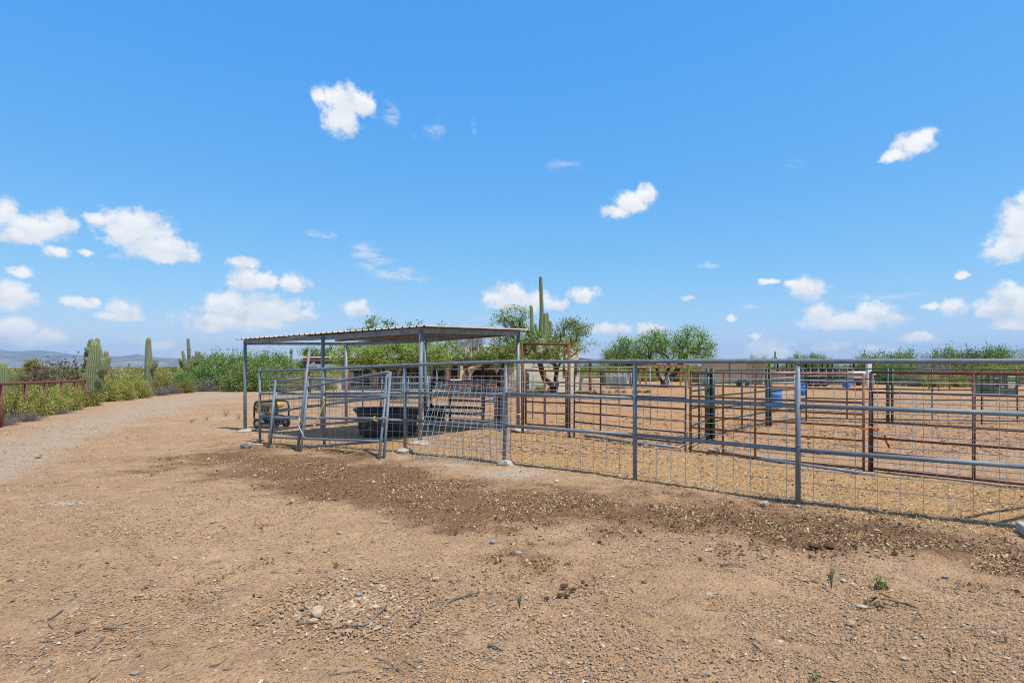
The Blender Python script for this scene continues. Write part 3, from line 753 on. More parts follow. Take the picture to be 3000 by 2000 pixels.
def sky():
    w = bpy.data.worlds.new('World'); C.world = w; w.use_nodes = True
    nt = w.node_tree; bg = nt.nodes['Background']; out = nt.nodes['World Output']
    sk = N(nt, 'ShaderNodeTexSky', sky_type='NISHITA'); sk.sun_disc = False
    sk.sun_elevation = SUN_EL; sk.sun_rotation = math.atan2(SUN_DIR.x, SUN_DIR.y)
    sk.altitude = 800; sk.air_density = 1.0; sk.dust_density = .35; sk.ozone_density = 1.6
    tc = N(nt, 'ShaderNodeTexCoord')
    sep = N(nt, 'ShaderNodeSeparateXYZ'); nt.links.new(tc.outputs['Generated'], sep.inputs[0])
    az = mth(nt, 'ARCTAN2', sep.outputs[0], sep.outputs[1]); el = mth(nt, 'ARCSINE', sep.outputs[2])
    cb = N(nt, 'ShaderNodeCombineXYZ'); nt.links.new(az, cb.inputs[0]); nt.links.new(el, cb.inputs[1])
    p0 = cb.outputs[0]
    # ragged edges: shift the sky direction a little by noise
    wn = N(nt, 'ShaderNodeTexNoise'); wn.inputs['Scale'].default_value = 34; wn.inputs['Detail'].default_value = 4; nt.links.new(p0, wn.inputs['Vector'])
    sb = N(nt, 'ShaderNodeVectorMath', operation='SUBTRACT'); nt.links.new(wn.outputs['Color'], sb.inputs[0]); sb.inputs[1].default_value = (.5, .5, .5)
    ma = N(nt, 'ShaderNodeVectorMath', operation='MULTIPLY_ADD'); nt.links.new(sb.outputs[0], ma.inputs[0]); ma.inputs[1].default_value = (.028, .02, 0); nt.links.new(p0, ma.inputs[2])
    pw = ma.outputs[0]
    def ang(px, py, rx, ry):
        dx = (px - CX) / F; a = math.atan(dx); e = math.atan((HOR - py) / F / math.sqrt(1 + dx * dx)); c = math.cos(a)
        return a, e, rx / F * c * c, ry / F * c
    def chain(L_, grow, pw=pw):
        acc = None; low = None
        for q in L_:
            a, e, ra, re = ang(*q[:4]); ra *= grow; re *= grow
            m = N(nt, 'ShaderNodeVectorMath', operation='MULTIPLY_ADD'); nt.links.new(pw, m.inputs[0])
            m.inputs[1].default_value = (1 / ra, 1 / re, 0); m.inputs[2].default_value = (-a / ra, -e / re, 0)
            ln = N(nt, 'ShaderNodeVectorMath', operation='LENGTH'); nt.links.new(m.outputs[0], ln.inputs[0])
            v = mth(nt, 'SUBTRACT', 1., ln.outputs['Value'])
            if len(q) > 4: v = mth(nt, 'MULTIPLY', mth(nt, 'MAXIMUM', v, 0.), q[4])
            acc = v if acc is None else mth(nt, 'MAXIMUM', acc, v)
        return acc
    cum = chain(CUM, 1.3); wis = chain(WISP, 1.35)
    ups = N(nt, 'ShaderNodeVectorMath', operation='ADD'); nt.links.new(pw, ups.inputs[0]); ups.inputs[1].default_value = (0, .011, 0)
    cup = chain([q for q in CUM if q[2] > 24], 1.2, ups.outputs[0])
    f1 = N(nt, 'ShaderNodeTexNoise'); f1.inputs['Scale'].default_value = 60; f1.inputs['Detail'].default_value = 7; f1.inputs['Roughness'].default_value = .66; nt.links.new(p0, f1.inputs['Vector'])
    f2 = N(nt, 'ShaderNodeTexNoise'); f2.inputs['Scale'].default_value = 26; f2.inputs['Detail'].default_value = 5; nt.links.new(p0, f2.inputs['Vector'])
    st = N(nt, 'ShaderNodeMapping'); st.inputs['Scale'].default_value = (30, 90, 1); st.inputs['Rotation'].default_value = (0, 0, .5); nt.links.new(p0, st.inputs[0])
    f3 = N(nt, 'ShaderNodeTexNoise'); f3.inputs['Scale'].default_value = 1.; f3.inputs['Detail'].default_value = 7; f3.inputs['Roughness'].default_value = .65; nt.links.new(st.outputs[0], f3.inputs['Vector'])
    d = mth(nt, 'ADD', cum, mth(nt, 'MULTIPLY', mth(nt, 'SUBTRACT', f1.outputs[0], .5), 1.5))
    dens = maprange(nt, d, -.02, .60)
    wd = mth(nt, 'MULTIPLY', maprange(nt, wis, 0., .45), maprange(nt, f3.outputs[0], .36, .68), clamp=True)
    # sunlit tops and faintly grey hollows
    shade = maprange(nt, mth(nt, 'ADD', mth(nt, 'MULTIPLY', f2.outputs[0], .9), mth(nt, 'MULTIPLY', cum, .15)), .36, .60)
    base_ = maprange(nt, mth(nt, 'ADD', cup, mth(nt, 'MULTIPLY', mth(nt, 'SUBTRACT', f1.outputs[0], .5), 1.2)), .15, .75)
    ccol = mixc(nt, shade, (.76, .81, .88), (1.0, 1.0, 1.0))
    ccol = mixc(nt, mth(nt, 'MULTIPLY', base_, .32), ccol, (.60, .68, .80))
    # deep azure of a dry afternoon: tint of the physical sky
    spc = N(nt, 'ShaderNodeSeparateColor'); nt.links.new(sk.outputs[0], spc.inputs[0])
    cbc = N(nt, 'ShaderNodeCombineColor')
    for i, (g_, a_) in enumerate(SKY_GRADE):
        v = mth(nt, 'MULTIPLY', mth(nt, 'MAXIMUM', spc.outputs[i], .0), .15)
        nt.links.new(mth(nt, 'MULTIPLY', mth(nt, 'POWER', v, g_), a_ * 10.), cbc.inputs[i])
    cmul = N(nt, 'ShaderNodeVectorMath', operation='SCALE'); nt.links.new(ccol, cmul.inputs[0]); cmul.inputs['Scale'].default_value = CLOUD
    s1 = mixc(nt, mth(nt, 'MULTIPLY', wd, .75), cbc.outputs[0], cmul.outputs[0])
    s2 = mixc(nt, mth(nt, 'MULTIPLY', dens, .96), s1, cmul.outputs[0])
    # unseen warm white veil added high overhead to take blue out of the shadows
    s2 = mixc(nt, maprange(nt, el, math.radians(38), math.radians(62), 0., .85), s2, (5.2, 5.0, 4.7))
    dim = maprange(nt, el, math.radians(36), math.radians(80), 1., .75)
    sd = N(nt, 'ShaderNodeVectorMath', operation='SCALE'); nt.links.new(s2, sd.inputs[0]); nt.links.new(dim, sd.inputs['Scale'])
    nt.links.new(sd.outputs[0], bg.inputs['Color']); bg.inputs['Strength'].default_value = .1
    w.cycles.sampling_method = 'MANUAL'; w.cycles.sample_map_resolution = 512
SKY_GRADE = ((1.05, .64), (.52, .73), (.13, .97)); CLOUD = 10.
sky()

vs = C.view_settings; vs.view_transform = 'Standard'; vs.look = 'None'; vs.gamma = 1; vs.use_curve_mapping = False; vs.exposure = 0.
try:
    C.cycles.use_denoising = False; C.cycles.filter_width = 1.1; C.cycles.max_bounces = 6; C.cycles.diffuse_bounces = 3; C.cycles.transparent_max_bounces = 4; C.cycles.volume_bounces = 0
except Exception: pass

# ------------------------------------------------------------------ far hills and the air
def hills():
    m, nt, b = newmat('hill')
    pos = geopos(nt); n1 = noise(nt, .004, 6, .65, pos); n2 = noise(nt, .03, 4, .6, pos)
    c = ramp(nt, n1.outputs[0], [(.38, (.09, .085, .065)), (.52, (.19, .15, .12)), (.64, (.38, .29, .235))])
    c = mixc(nt, .35, c, ramp(nt, n2.outputs[0], [(.4, (.08, .085, .05)), (.6, (.34, .27, .21))]))
    nt.links.new(c, b.inputs['Base Color']); b.inputs['Roughness'].default_value = 1
    def ridge(name, az0, az1, dist, prof, depth, kind='structure', foot=-46, seed=0, lift=None):
        """prof: photo (px, py) points of the skyline"""
        px = np.linspace(az0, az1, 420); py = np.interp(px, [p[0] for p in prof], [p[1] for p in prof])
        Zs = dist; n = 34
        vs = []; 
        for k in range(n):
            t = k / (n - 1)                       # 0 at the front foot, .5 at the crest, 1 behind
            d = dist - depth * (1 - 2 * t)
            x = (px - CX) * dist / F * (d / dist)
            top = H + (HOR - py) * dist / F
            prf = math.sin(math.pi * t) ** 1.25
            h = foot + (top - foot) * prf
            if 0 < t < 1 and abs(t - .5) > .02: h = h + (fbm(x / 260 + seed, np.full_like(x, d) / 260, 5) - .5) * (top - foot) * .55 * (1 - prf * .75)
            vs.append(np.stack([x, np.full_like(x, d), h], -1))
        v = np.array(vs).reshape(-1, 3); w = len(px)
        i = np.arange(n - 1)[:, None] * w; j = np.arange(w - 1)[None]
        f = np.stack([i + j, i + j + 1, i + w + j + 1, i + w + j], -1).reshape(-1, 4)
        o = np_mesh(name, v, f, m, None, True); tag(o, kind=kind)
    ridge('hills', -3800, 640, 5600, [(-3800, 1062), (-2600, 1040), (-1500, 1034), (-700, 1030), (-200, 1026), (-20, 1016), (0, 1022), (18, 1028), (60, 1029), (110, 1026), (150, 1030), (205, 1037), (255, 1041), (300, 1044), (345, 1043), (380, 1041), (402, 1036), (430, 1043), (470, 1048), (520, 1049), (570, 1052), (640, 1060)], 900, seed=2)
    ridge('hills', 2500, 3700, 6000, [(2500, 1062), (2780, 1060), (2900, 1050), (2935, 1036), (2950, 1030), (2975, 1024), (3000, 1019), (3060, 1008), (3150, 1016), (3300, 1003), (3500, 1020), (3700, 1035)], 800, seed=5)
    ridge('hills', 380, 2700, 6200, [(380, 1054), (800, 1051), (1200, 1053), (1600, 1049), (1900, 1052), (2200, 1050), (2500, 1052), (2700, 1054)], 700, seed=8)
hills()

def haze():
    mb = MB(); S = 7000; zb, zt = -60., 190.
    mb.box((0, 0, (zb + zt) / 2), (2 * S, 2 * S, zt - zb))
    m = bpy.data.materials.new('haze'); m.use_nodes = True; nt = m.node_tree
    nt.nodes.remove(nt.nodes['Principled BSDF'])
    v = N(nt, 'ShaderNodeVolumePrincipled'); v.inputs['Color'].default_value = (.36, .69, 1., 1); v.inputs['Density'].default_value = HAZE; v.inputs['Anisotropy'].default_value = .1
    nt.links.new(v.outputs[0], nt.nodes['Material Output'].inputs['Volume'])
    tag(mb.build('haze', m), kind='stuff', label='thin pale blue air over the valley and hills')
HAZE = 1.05e-4
haze()
# ------------------------------------------------------------------ pipe fence across the yard
def bez(a, b, sag, n=6):
    a, b = Vector(a), Vector(b)
    return [a.lerp(b, i / n) + Vector((0, 0, -sag * 4 * (i / n) * (1 - i / n))) for i in range(n + 1)]

HGT = [0, .19, .34, .49, .65, .785, .90, 1.01, 1.123, 1.24, 1.34]
def wire_mesh(mb, a, b, up, heights=HGT, step=.2, r=.0034, lean=None, warp=.006, off=0.):
    """welded wire panel between ground points a and b; up is the direction of its height"""
    a, b, up = Vector(a), Vector(b), Vector(up)
    Lh = (b - a).length; d = (b - a) / Lh; nrm = d.cross(up).normalized()
    def pt(s, h):
        w = (math.sin(s * 3.1 + h * 2) + math.sin(s * 1.3 + 1)) * warp
        return a + d * s + up * h + nrm * w
    for h in heights:
        k = max(2, int(Lh / .35))
        mb.tube([pt(Lh * i / k, h) + nrm * .0025 for i in range(k + 1)], r, 4, False)
    s = off
    while s <= Lh + .001:
        mb.tube([pt(s, heights[0] + (heights[-1] - heights[0]) * i / 4) - nrm * .0025 for i in range(5)], r, 4, False)
        s += step
    return mb

FP = [(-5.60, 12.64, -.222, 1298), (-3.81, 11.55, -.153, 0), (-1.93, 10.26, -.068, 0), (-.085, 8.86, -.005, 0), (1.665, 7.71, 0, 0), (3.207, 6.38, 0, 0), (5.16, 5.20, 0, 0)]
FENCE_H = 1.6
def front_fence():
    root = thing('pipe_fence', (FP[5][0], FP[5][1], 0), 'long blue grey steel pipe fence with three rails and wire mesh across the yard', 'fence')
    posts = []
    for i, (x, y, zb, _) in enumerate(FP):
        zg = min(zb, g1(x, y))
        top = Vector((x, y, zb + FENCE_H - .02)); lean = Vector((0, 0, 0))
        if i == 3: lean = Vector((-.045, -.02, 0))
        foot = Vector((x, y, zg - .15)) + lean
        if i == 0: top.z += .075
        mb = MB().tube([foot, top], .0285, 14)
        if i == 0: mb.lathe([(.034, 0), (.034, .02), (.0, .03)], top, 12)
        else:
            # saddle weld under the top rail
            mb.tube([top + Vector((0, 0, -.02)), top], [.030, .037], 12)
        posts.append((foot, top))
        mb.build('post', M['grey_pipe'], root)
        wm = MB().tube([top + Vector((0, 0, -.012)), top + Vector((0, 0, .002))], .0385, 12)
        if i: wm.build('weld', M['rust_orange'], root)
    tops = [Vector((x, y, zb + FENCE_H)) for x, y, zb, _ in FP]
    tops.append(tops[-1] + (tops[-1] - tops[-2]).normalized() * .6)
    MB().tube(tops, .0275, 14).build('top_rail', M['grey_pipe'], root)
    for frac, nm in ((.688, 'middle_rail'), (.378, 'bottom_rail')):
        for i in range(len(FP) - 1):
            (f0, t0), (f1, t1) = posts[i], posts[i + 1]
            def on(k): x, y, zb, _ = FP[k]; return Vector((x, y, zb + FENCE_H * frac)) + (Vector((-.03, -.013, 0)) if k == 3 else Vector((0, 0, 0)))
            a, b = on(i), on(i + 1); d = (b - a).normalized()
            MB().tube([a + d * .024, b - d * .024], .0255, 14).build(nm, M['grey_pipe'], root)
    for i in range(len(FP) - 1):
        a = Vector((FP[i][0], FP[i][1], FP[i][2])); b = Vector((FP[i + 1][0], FP[i + 1][1], FP[i + 1][2]))
        d = (b - a).normalized(); nrm = Vector((-d.y, d.x, 0))
        if nrm.y < 0: nrm = -nrm
        o = nrm * .045 + Vector((0, 0, .045))
        sl = .03 * math.sin(i * 2.3)
        wire_mesh(MB(), a + o + d * .03, b + o + d * (.06 if i < 5 else -.02) + Vector((0, 0, sl * .4)), Vector((nrm.x * .02, nrm.y * .02, 1)), off=.02 + .05 * (i % 3)).build('wire_mesh', M['wire'], root)
    # tie wires twisted round the posts
    for i, fr in ((3, .73), (3, .42), (3, .24), (4, .69), (5, .40), (2, .6)):
        x, y, zb, _ = FP[i]; c = Vector((x, y, zb + FENCE_H * fr)) + (Vector((-.03, -.013, 0)) if i == 3 else Vector((0, 0, 0)))
        pts = [c + Vector((.034 * math.cos(t), .034 * math.sin(t), .016 * t - .05 + .02 * math.sin(t * 2))) for t in np.linspace(0, 9, 22)]
        MB().tube(pts, .0022, 5).build('tie_wire', M['wire'], root)
    # a wire standing up behind the post and the loose black cord
    c = Vector((FP[3][0], FP[3][1] + .05, FENCE_H))
    MB().tube([c + Vector((-.30, .2, -.29)), c + Vector((-.12, .1, -.06)), c + Vector((.06, .06, .19))], .0028, 5).build('tie_wire', M['dark_pipe'], root)
    # footings
    for i, (dx, s) in ((2, (0, .30)), (3, (.0, .30))):
        x, y, zb, _ = FP[i]
        boulder_part('footing', Vector((x + dx, y - .02, g1(x, y) - .03)), (s, s * .8, .14), root, 60 + i)
    return posts

def boulder_part(name, base, d, root, seed, mat='concrete'):
    o = boulder(name, base, d, None, mat, None, seed)
    o.parent = root; o.location = Vector(base) - Vector(root['_o'])
    return o
POSTS = front_fence()

# perpendicular run at the corner just outside the picture; its shadow falls into it
def side_fence():
    root = thing('pipe_fence', (5.16, 5.2, 0), 'blue grey pipe fence turning off at the corner post, seen by its shadow', 'fence')
    a = Vector((5.24, 5.27, 0)); b = Vector((9.2, 7.05, 0)); d = (b - a).normalized()
    for t in (1.2, 2.4, 3.6): 
        p = a + d * t; MB().tube([p + Vector((0, 0, -.2)), p + Vector((0, 0, 1.58))], .0285, 12).build('post', M['grey_pipe'], root)
    for h in (1.6, 1.1, .605): MB().tube([a + Vector((0, 0, h)), b + Vector((0, 0, h))], .027, 12).build('rail', M['grey_pipe'], root)
    wire_mesh(MB(), a + Vector((.05, -.05, .05)), b + Vector((.05, -.05, .05)), (0, 0, 1)).build('wire_mesh', M['wire'], root)
side_fence()

def fence_plane_pt(px, py, i, off=.05):
    """point on the front of fence bay i..i+1 seen at a photo point"""
    a = Vector(FP[i][:3]); b = Vector(FP[i + 1][:3]); n = Vector((-(b - a).y, (b - a).x, 0)).normalized()
    if n.y > 0: n = -n
    o = a + n * off
    dr = at(px, py, 1.) - Vector((0, 0, H)); t = (o - Vector((0, 0, H))).dot(n) / dr.dot(n)
    return Vector((0, 0, H)) + dr * t

# loose mesh leaning on the middle bay
def loose_mesh(tl, tr, bl, br, label, nv, nh, seed):
    TL, TR = fence_plane_pt(*tl, 2, .045), fence_plane_pt(*tr, 2, .045)
    BL, BR = gp(*bl), gp(*br)
    for v in (BL, BR): v.z += .02
    root = thing('wire_panel', (BL + BR) / 2, label, 'wire panel', 'loose wire panels leaning on the pipe fence')
    rg = random.Random(seed); mb = MB()
    def pt(u, v):
        p = BL.lerp(BR, u).lerp(TL.lerp(TR, u), v)
        n = Vector((-.55, -.8, .2))
        return p + n * (.03 * math.sin(u * 4 + seed) * math.sin(v * 3.1)) 
    def ext(u, v): return pt(u, v)
    for i in range(nv):
        u = i / (nv - 1); mb.tube([ext(u, -.0 + .985 * k / 7) for k in range(8)], .0034, 4, False)
    for j in range(nh):
        v = (j / (nh - 1)) ** 1.0
        mb.tube([ext(-.035 + 1.05 * k / 9, v * .96 + .01) for k in range(10)], .0034, 4, False)
    mb.build('wire_mesh', M['wire'], root)
loose_mesh((1282, 1116), (1492, 1130), (1212, 1352), (1484, 1366), 'front loose wire mesh panel slanting against the pipe fence', 15, 12, 1)
loose_mesh((1262, 1100), (1474, 1108), (1243, 1335), (1478, 1352), 'second loose wire mesh panel upright behind the slanting one', 13, 11, 4)

# two tube gates leaning on the first bays
def leaning_panel(name, label, st, rails, group, seed):
    """st: stile lines as (top px, top py, bay), (bottom px, bottom py); rails: photo polylines crossing the panel plane"""
    lines = []
    for (tx, ty, bay, off), (bx, by) in st:
        T = fence_plane_pt(tx, ty, bay, off); B = gp(bx, by); B.z += .0
        lines.append((T, B))
    root = thing(name, lines[0][1], label, 'gate', group)
    for T, B in lines:
        MB().tube([B, T], .0245, 12).build('stile', M['grey_pipe'], root)
    T0, B0 = lines[0]; T1, B1 = lines[-1]
    c = (B0 + B1 + T0 + T1) / 4; n = (B1 - B0).cross(T0 - B0).normalized()
    cam0 = Vector((0, 0, H))
    for rl in rails:
        pts = []
        for (px, py) in rl:
            dr = at(px, py, 1.) - cam0; t = (c - cam0).dot(n) / dr.dot(n); pts.append(cam0 + dr * t)
        k = []
        for a, b in zip(pts, pts[1:]): k += [a.lerp(b, i / 4) for i in range(4)]
        k.append(pts[-1])
        MB().tube(k, .0225, 12).build('rail', M['grey_pipe'], root)
    return root
def c1(x, y): return (680 + x * .3189, 900 + y * .3189)     # crop used while measuring
def pl(*q): return [c1(*p) for p in q]
leaning_panel('tube_gate', 'bent tube gate leaning on the pipe fence with level lower rails', [((*c1(400, 670), 0, .05), c1(338, 1290)), ((*c1(684, 650), 0, .05), c1(604, 1310)), ((*c1(1430, 596), 1, .05), c1(1352, 1392))],
    [pl((400, 677), (668, 655), (690, 653), (1000, 668), (1120, 660), (1430, 604)), pl((382, 846), (660, 831), (1405, 805)), pl((352, 1015), (640, 1016), (1385, 1020)), pl((334, 1188), (610, 1203), (1362, 1230))], 'tube gates leaning on the pipe fence', 1)
leaning_panel('tube_gate', 'second tube gate behind the bent one, its rails sloping down', [((*c1(408, 780), 0, .1), c1(352, 1262)), ((*c1(705, 640), 0, .1), c1(632, 1318)), ((*c1(1455, 596), 1, .1), c1(1395, 1385))],
    [pl((400, 785), (660, 742), (1050, 664), (1440, 592)), pl((385, 962), (630, 922), (1430, 818)), pl((362, 1132), (640, 1093), (1415, 1018)), pl((480, 1296), (640, 1285), (1400, 1228))], 'tube gates leaning on the pipe fence', 2)
T = fence_plane_pt(*c1(737, 365), 0, .02); B = gp(*c1(612, 1312)); B.y -= .06; 
o = MB().tube([B, T + Vector((0, -.14, 0))], .027, 12).build('pipe_pole', M['grey_pipe'], None, B); tag(o, 'single tall pipe leaning upright across the two tube gates', 'pipe')
def rope(name, pts, r, mat, label):
    k = [Vector(p) for p in pts]; o = MB().tube(k, r, 6).build(name, M[mat], None, k[0]); return tag(o, label, 'rope')
def frontpt(px, py, d): return at(px, py, d)
rope('rope', [frontpt(*c1(a, b), 10.35) for a, b in ((848, 822), (835, 850), (850, 880), (832, 905), (815, 950), (800, 1000), (770, 1045), (755, 1070), (738, 1095), (765, 1075))], .012, 'yellow_rope', 'frayed yellow cord hanging from the rails of the tube gates')
rope('rope', [frontpt(*c1(a, b), 9.65) for a, b in ((1312, 1002), (1300, 1015), (1303, 1035), (1335, 1043))], .012, 'yellow_rope', 'short yellow cord looped on the lower rail before the stock tank')
rope('rope', [frontpt(*c1(a, b), 10.2) for a, b in ((612, 1010), (625, 1035), (612, 1060), (615, 1100), (640, 1150), (660, 1190))], .009, 'white_rope', 'white cord tied round the upright pipes of the tube gates')

# ------------------------------------------------------------------ shade shelter
def shelter():
    zc = lambda px, py, Z: at(px, py, Z)
    b1, b2, b3, b4 = gp(718, 1263), gp(942, 1284), gp(1229, 1299), gp(1518, 1262)
    root = thing('shade_shelter', b3, 'open steel horse shelter with a corrugated metal roof', 'shelter')
    Z5, Z6 = 16.2, 15.3
    b5 = onz(1014, Z5); b6 = onz(1246, Z6)
    tops = [zc(718, 1003, b1.y), zc(946, 992, b2.y), zc(1234, 972, b3.y), zc(1518, 980, b4.y), zc(1014, 1011, Z5), zc(1246, 1000, Z6)]
    for b, t in zip((b1, b2, b3, b4, b5, b6), tops):
        MB().tube([Vector((t.x * .25 + b.x * .75, b.y, b.z - .2)), Vector((t.x, b.y, t.z + .04))], .043, 14).build('post', M['grey_pipe'] if b is not b5 else M['steel_beam'], root)
    for k, b in enumerate((b1, b3, b4)):
        boulder_part('footing', Vector((b.x, b.y - .05, b.z - .03)), (.42, .36, .12), root, 70 + k)
    # C-shaped edge beams
    def beam(a, b, h, nm='beam', web=.012, fl=.05, mat='steel_beam', inward=None):
        a, b = Vector(a), Vector(b); d = (b - a).normalized(); n = inward or Vector((-d.y, d.x, 0)).normalized()
        mb = MB()
        def slab(o0, sx, sz):
            vs = []
            for e in (a, b):
                for du, dz in ((0, 0), (1, 0), (1, 1), (0, 1)):
                    vs.append(e + n * (o0[0] + sx * du) + Vector((0, 0, o0[1] + sz * dz)))
            mb.add(vs, [(0, 1, 2, 3), (7, 6, 5, 4), (0, 4, 5, 1), (1, 5, 6, 2), (2, 6, 7, 3), (3, 7, 4, 0)])
        slab((0, -h), web, h); slab((web, -h), fl, web); slab((web, -web), fl, web)
        return mb.build(nm, M[mat], root)
    up = Vector((0, 0, .03))
    T1, T2, T3, T4, T5, T6 = [Vector(t) for t in tops]
    inn = (T5 - T1).normalized()
    E1 = zc(716, 995, b1.y); E2 = zc(948, 982, b2.y); E3 = zc(1236, 959, b3.y); E4 = zc(1524, 969, b4.y); E5 = zc(1016, 1003, Z5); E6 = zc(1248, 992, Z6)
    ydir = Vector((.35, .94, 0))
    beam(E1, E2, .095, inward=ydir); beam(E2, E3, .11, inward=ydir)
    beam(E3, E4, .11, inward=Vector((-.9, .4, 0)))
    beam(E1 - Vector((0, 0, .05)), E5, .085, inward=Vector((.9, -.3, 0)))
    beam(E5, E6, .10, inward=Vector((0, -1, 0))); beam(E6, E4, .10, inward=Vector((0, -1, 0)))
    def Q(u, v): return E1.lerp(E3, u).lerp(E5.lerp(E4, u), v)
    for v, u0 in ((.12, .33), (.42, .30), (.72, .28)):
        beam(Q(u0, v) - Vector((0, 0, .015)), Q(1, v) - Vector((0, 0, .015)), .08, 'purlin', inward=ydir)
    # corrugated sheet; ribs run away from the viewer, and the first bay keeps only a narrow strip
    def sheet(u0, u1, v0, v1, nm):
        Lu = (E3 - E1).length; n = int((u1 - u0) * Lu / .2 + .5); us = []
        prof = [(0, 0), (.30, 0), (.36, .006), (.42, 0), (.66, 0), (.78, .032), (.86, .032), (.98, 0)]
        for i in range(n):
            for (f, h) in prof: us.append((u0 + (u1 - u0) * (i + f) / n, h))
        us.append((u1, 0))
        vs = []
        for v in (v0, (v0 + v1) / 2, v1):
            for u, h in us:
                p = Q(u, v); vs.append(p + Vector((0, 0, .012 + h)))
        w = len(us); fs = []
        for k in range(2):
            for i in range(w - 1): fs.append((k * w + i, k * w + i + 1, (k + 1) * w + i + 1, (k + 1) * w + i))
        return MB().add(vs, fs).build(nm, M['roof'], root)
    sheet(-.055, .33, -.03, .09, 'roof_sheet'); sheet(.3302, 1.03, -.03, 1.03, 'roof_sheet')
shelter()

# ------------------------------------------------------------------ generator
def generator():
    b = gp(794, 1252); k = b.y / F     # metres per photo pixel at its distance
    root = thing('generator', b, 'yellow portable generator with black tube frame and wheels, beside the shelter', 'generator')
    cx = b.x; W, D = 88 * k, 50 * k
    def p(u, v, w): return b + Vector((u * k - 0, v * k, w * k))    # photo pixels from the base point
    def yaw(q):
        d = q - b; a = math.radians(-22); return b + Vector((d.x * math.cos(a) - d.y * math.sin(a), d.x * math.sin(a) + d.y * math.cos(a), d.z))
    Y = lambda u, v, w: yaw(p(u, v, w))
    r = 2.6 * k
    for v in (-20, 24):
        loop = [(-44, v, 30), (-44, v, 62), (-40, v, 73), (-32, v, 77), (32, v, 77), (41, v, 73), (44, v, 62), (44, v, 20), (40, v, 12), (-30, v, 12), (-41, v, 22), (-44, v, 30)]
        MB().tube([Y(*q) for q in loop], r, 8).build('frame', M['black_plastic'], root)
    for u, w in ((-44, 55), (44, 55), (-34, 12), (36, 12), (-25, 77), (25, 77)):
        MB().tube([Y(u, -20, w), Y(u, 24, w)], r * .9, 8).build('cross_tube', M['black_plastic'], root)
    a = math.radians(-22)
    MB().rbox(Y(-2, 6, 67), (72 * k, 34 * k, 17 * k), a, 5 * k).build('fuel_tank', M['yellow'], root)
    MB().lathe([(5 * k, 0), (5 * k, 3 * k), (0, 4 * k)], Y(8, 6, 76), 14).build('fuel_cap', M['black_plastic'], root)
    fp = MB().rbox(Y(-12, -17, 58), (60 * k, 5 * k, 30 * k), a, 2 * k).build('front_panel', M['yellow'], root)
    MB().rbox(Y(-2, -20.2, 56), (34 * k, 2 * k, 17 * k), a, 1 * k).build('control_panel', M['dark_void'], fp, root['_o'])
    for du, dw, s in ((-10, 3, 2.2), (-2, 3, 2.2), (6, 3, 2.2), (-6, -4, 2.6), (4, -4, 2.6)):
        MB().rbox(Y(-2 + du, -21.4, 56 + dw), (s * k, .8 * k, s * k), a, .3 * k).build('socket', M['pale_pipe'], fp, root['_o'])
    MB().rbox(Y(-36, -20.2, 53), (8 * k, 1.2 * k, 7 * k), a, .3 * k).build('badge', M['dark_void'], fp, root['_o'])
    MB().rbox(Y(-36, -20.2, 64), (9 * k, 1.2 * k, 3 * k), a, .3 * k).build('badge', M['rust_orange'], fp, root['_o'])
    MB().rbox(Y(28, -12, 52), (26 * k, 8 * k, 9 * k), a, 2 * k).build('side_panel', M['gunmetal'], root)
    MB().rbox(Y(-8, 4, 30), (46 * k, 28 * k, 26 * k), a, 5 * k).build('engine', M['gunmetal'], root)
    MB().tube([Y(10, 4, 28), Y(38, 4, 28)], 11 * k, 16).build('alternator', M['black_plastic'], root)
    MB().rbox(Y(20, -12, 40), (24 * k, 12 * k, 9 * k), a, 3 * k).build('muffler', M['gunmetal'], root)
    for u, v, nm in ((-26, -25, 'wheel'), (-26, 28, 'wheel'), (30, 28, 'wheel')):
        c = Y(u, v, 14); ax = (Y(u, v - 1, 14) - c).normalized()
        R = ax.to_track_quat('Z', 'Y').to_matrix()
        w = MB().lathe([(8.5 * k, -4 * k), (12 * k, -4.5 * k), (14 * k, -3 * k), (14 * k, 3 * k), (12 * k, 4.5 * k), (8.5 * k, 4 * k), (8.5 * k, -4 * k)], c, 22, axis=R).build('wheel', M['rubber'], root)
        MB().lathe([(0, 3 * k), (3 * k, 3.6 * k), (6 * k, 1.5 * k), (8.6 * k, 3 * k), (8.6 * k, -3 * k), (0, -2 * k)], c, 16, axis=R).build('rim', M['cream'], w, root['_o'])
    MB().rbox(Y(36, -14, 12), (10 * k, 10 * k, 14 * k), a, 2 * k).build('foot', M['black_plastic'], root)
    rope('power_cord', [gp(733, 1264) + Vector((0, 0, .01)), gp(745, 1260) + Vector((0, 0, .012)), gp(758, 1254) + Vector((0, 0, .012)), gp(768, 1250) + Vector((0, 0, .06))], .008, 'rubber', 'short black cord lying between the shelter post and the generator')
generator()

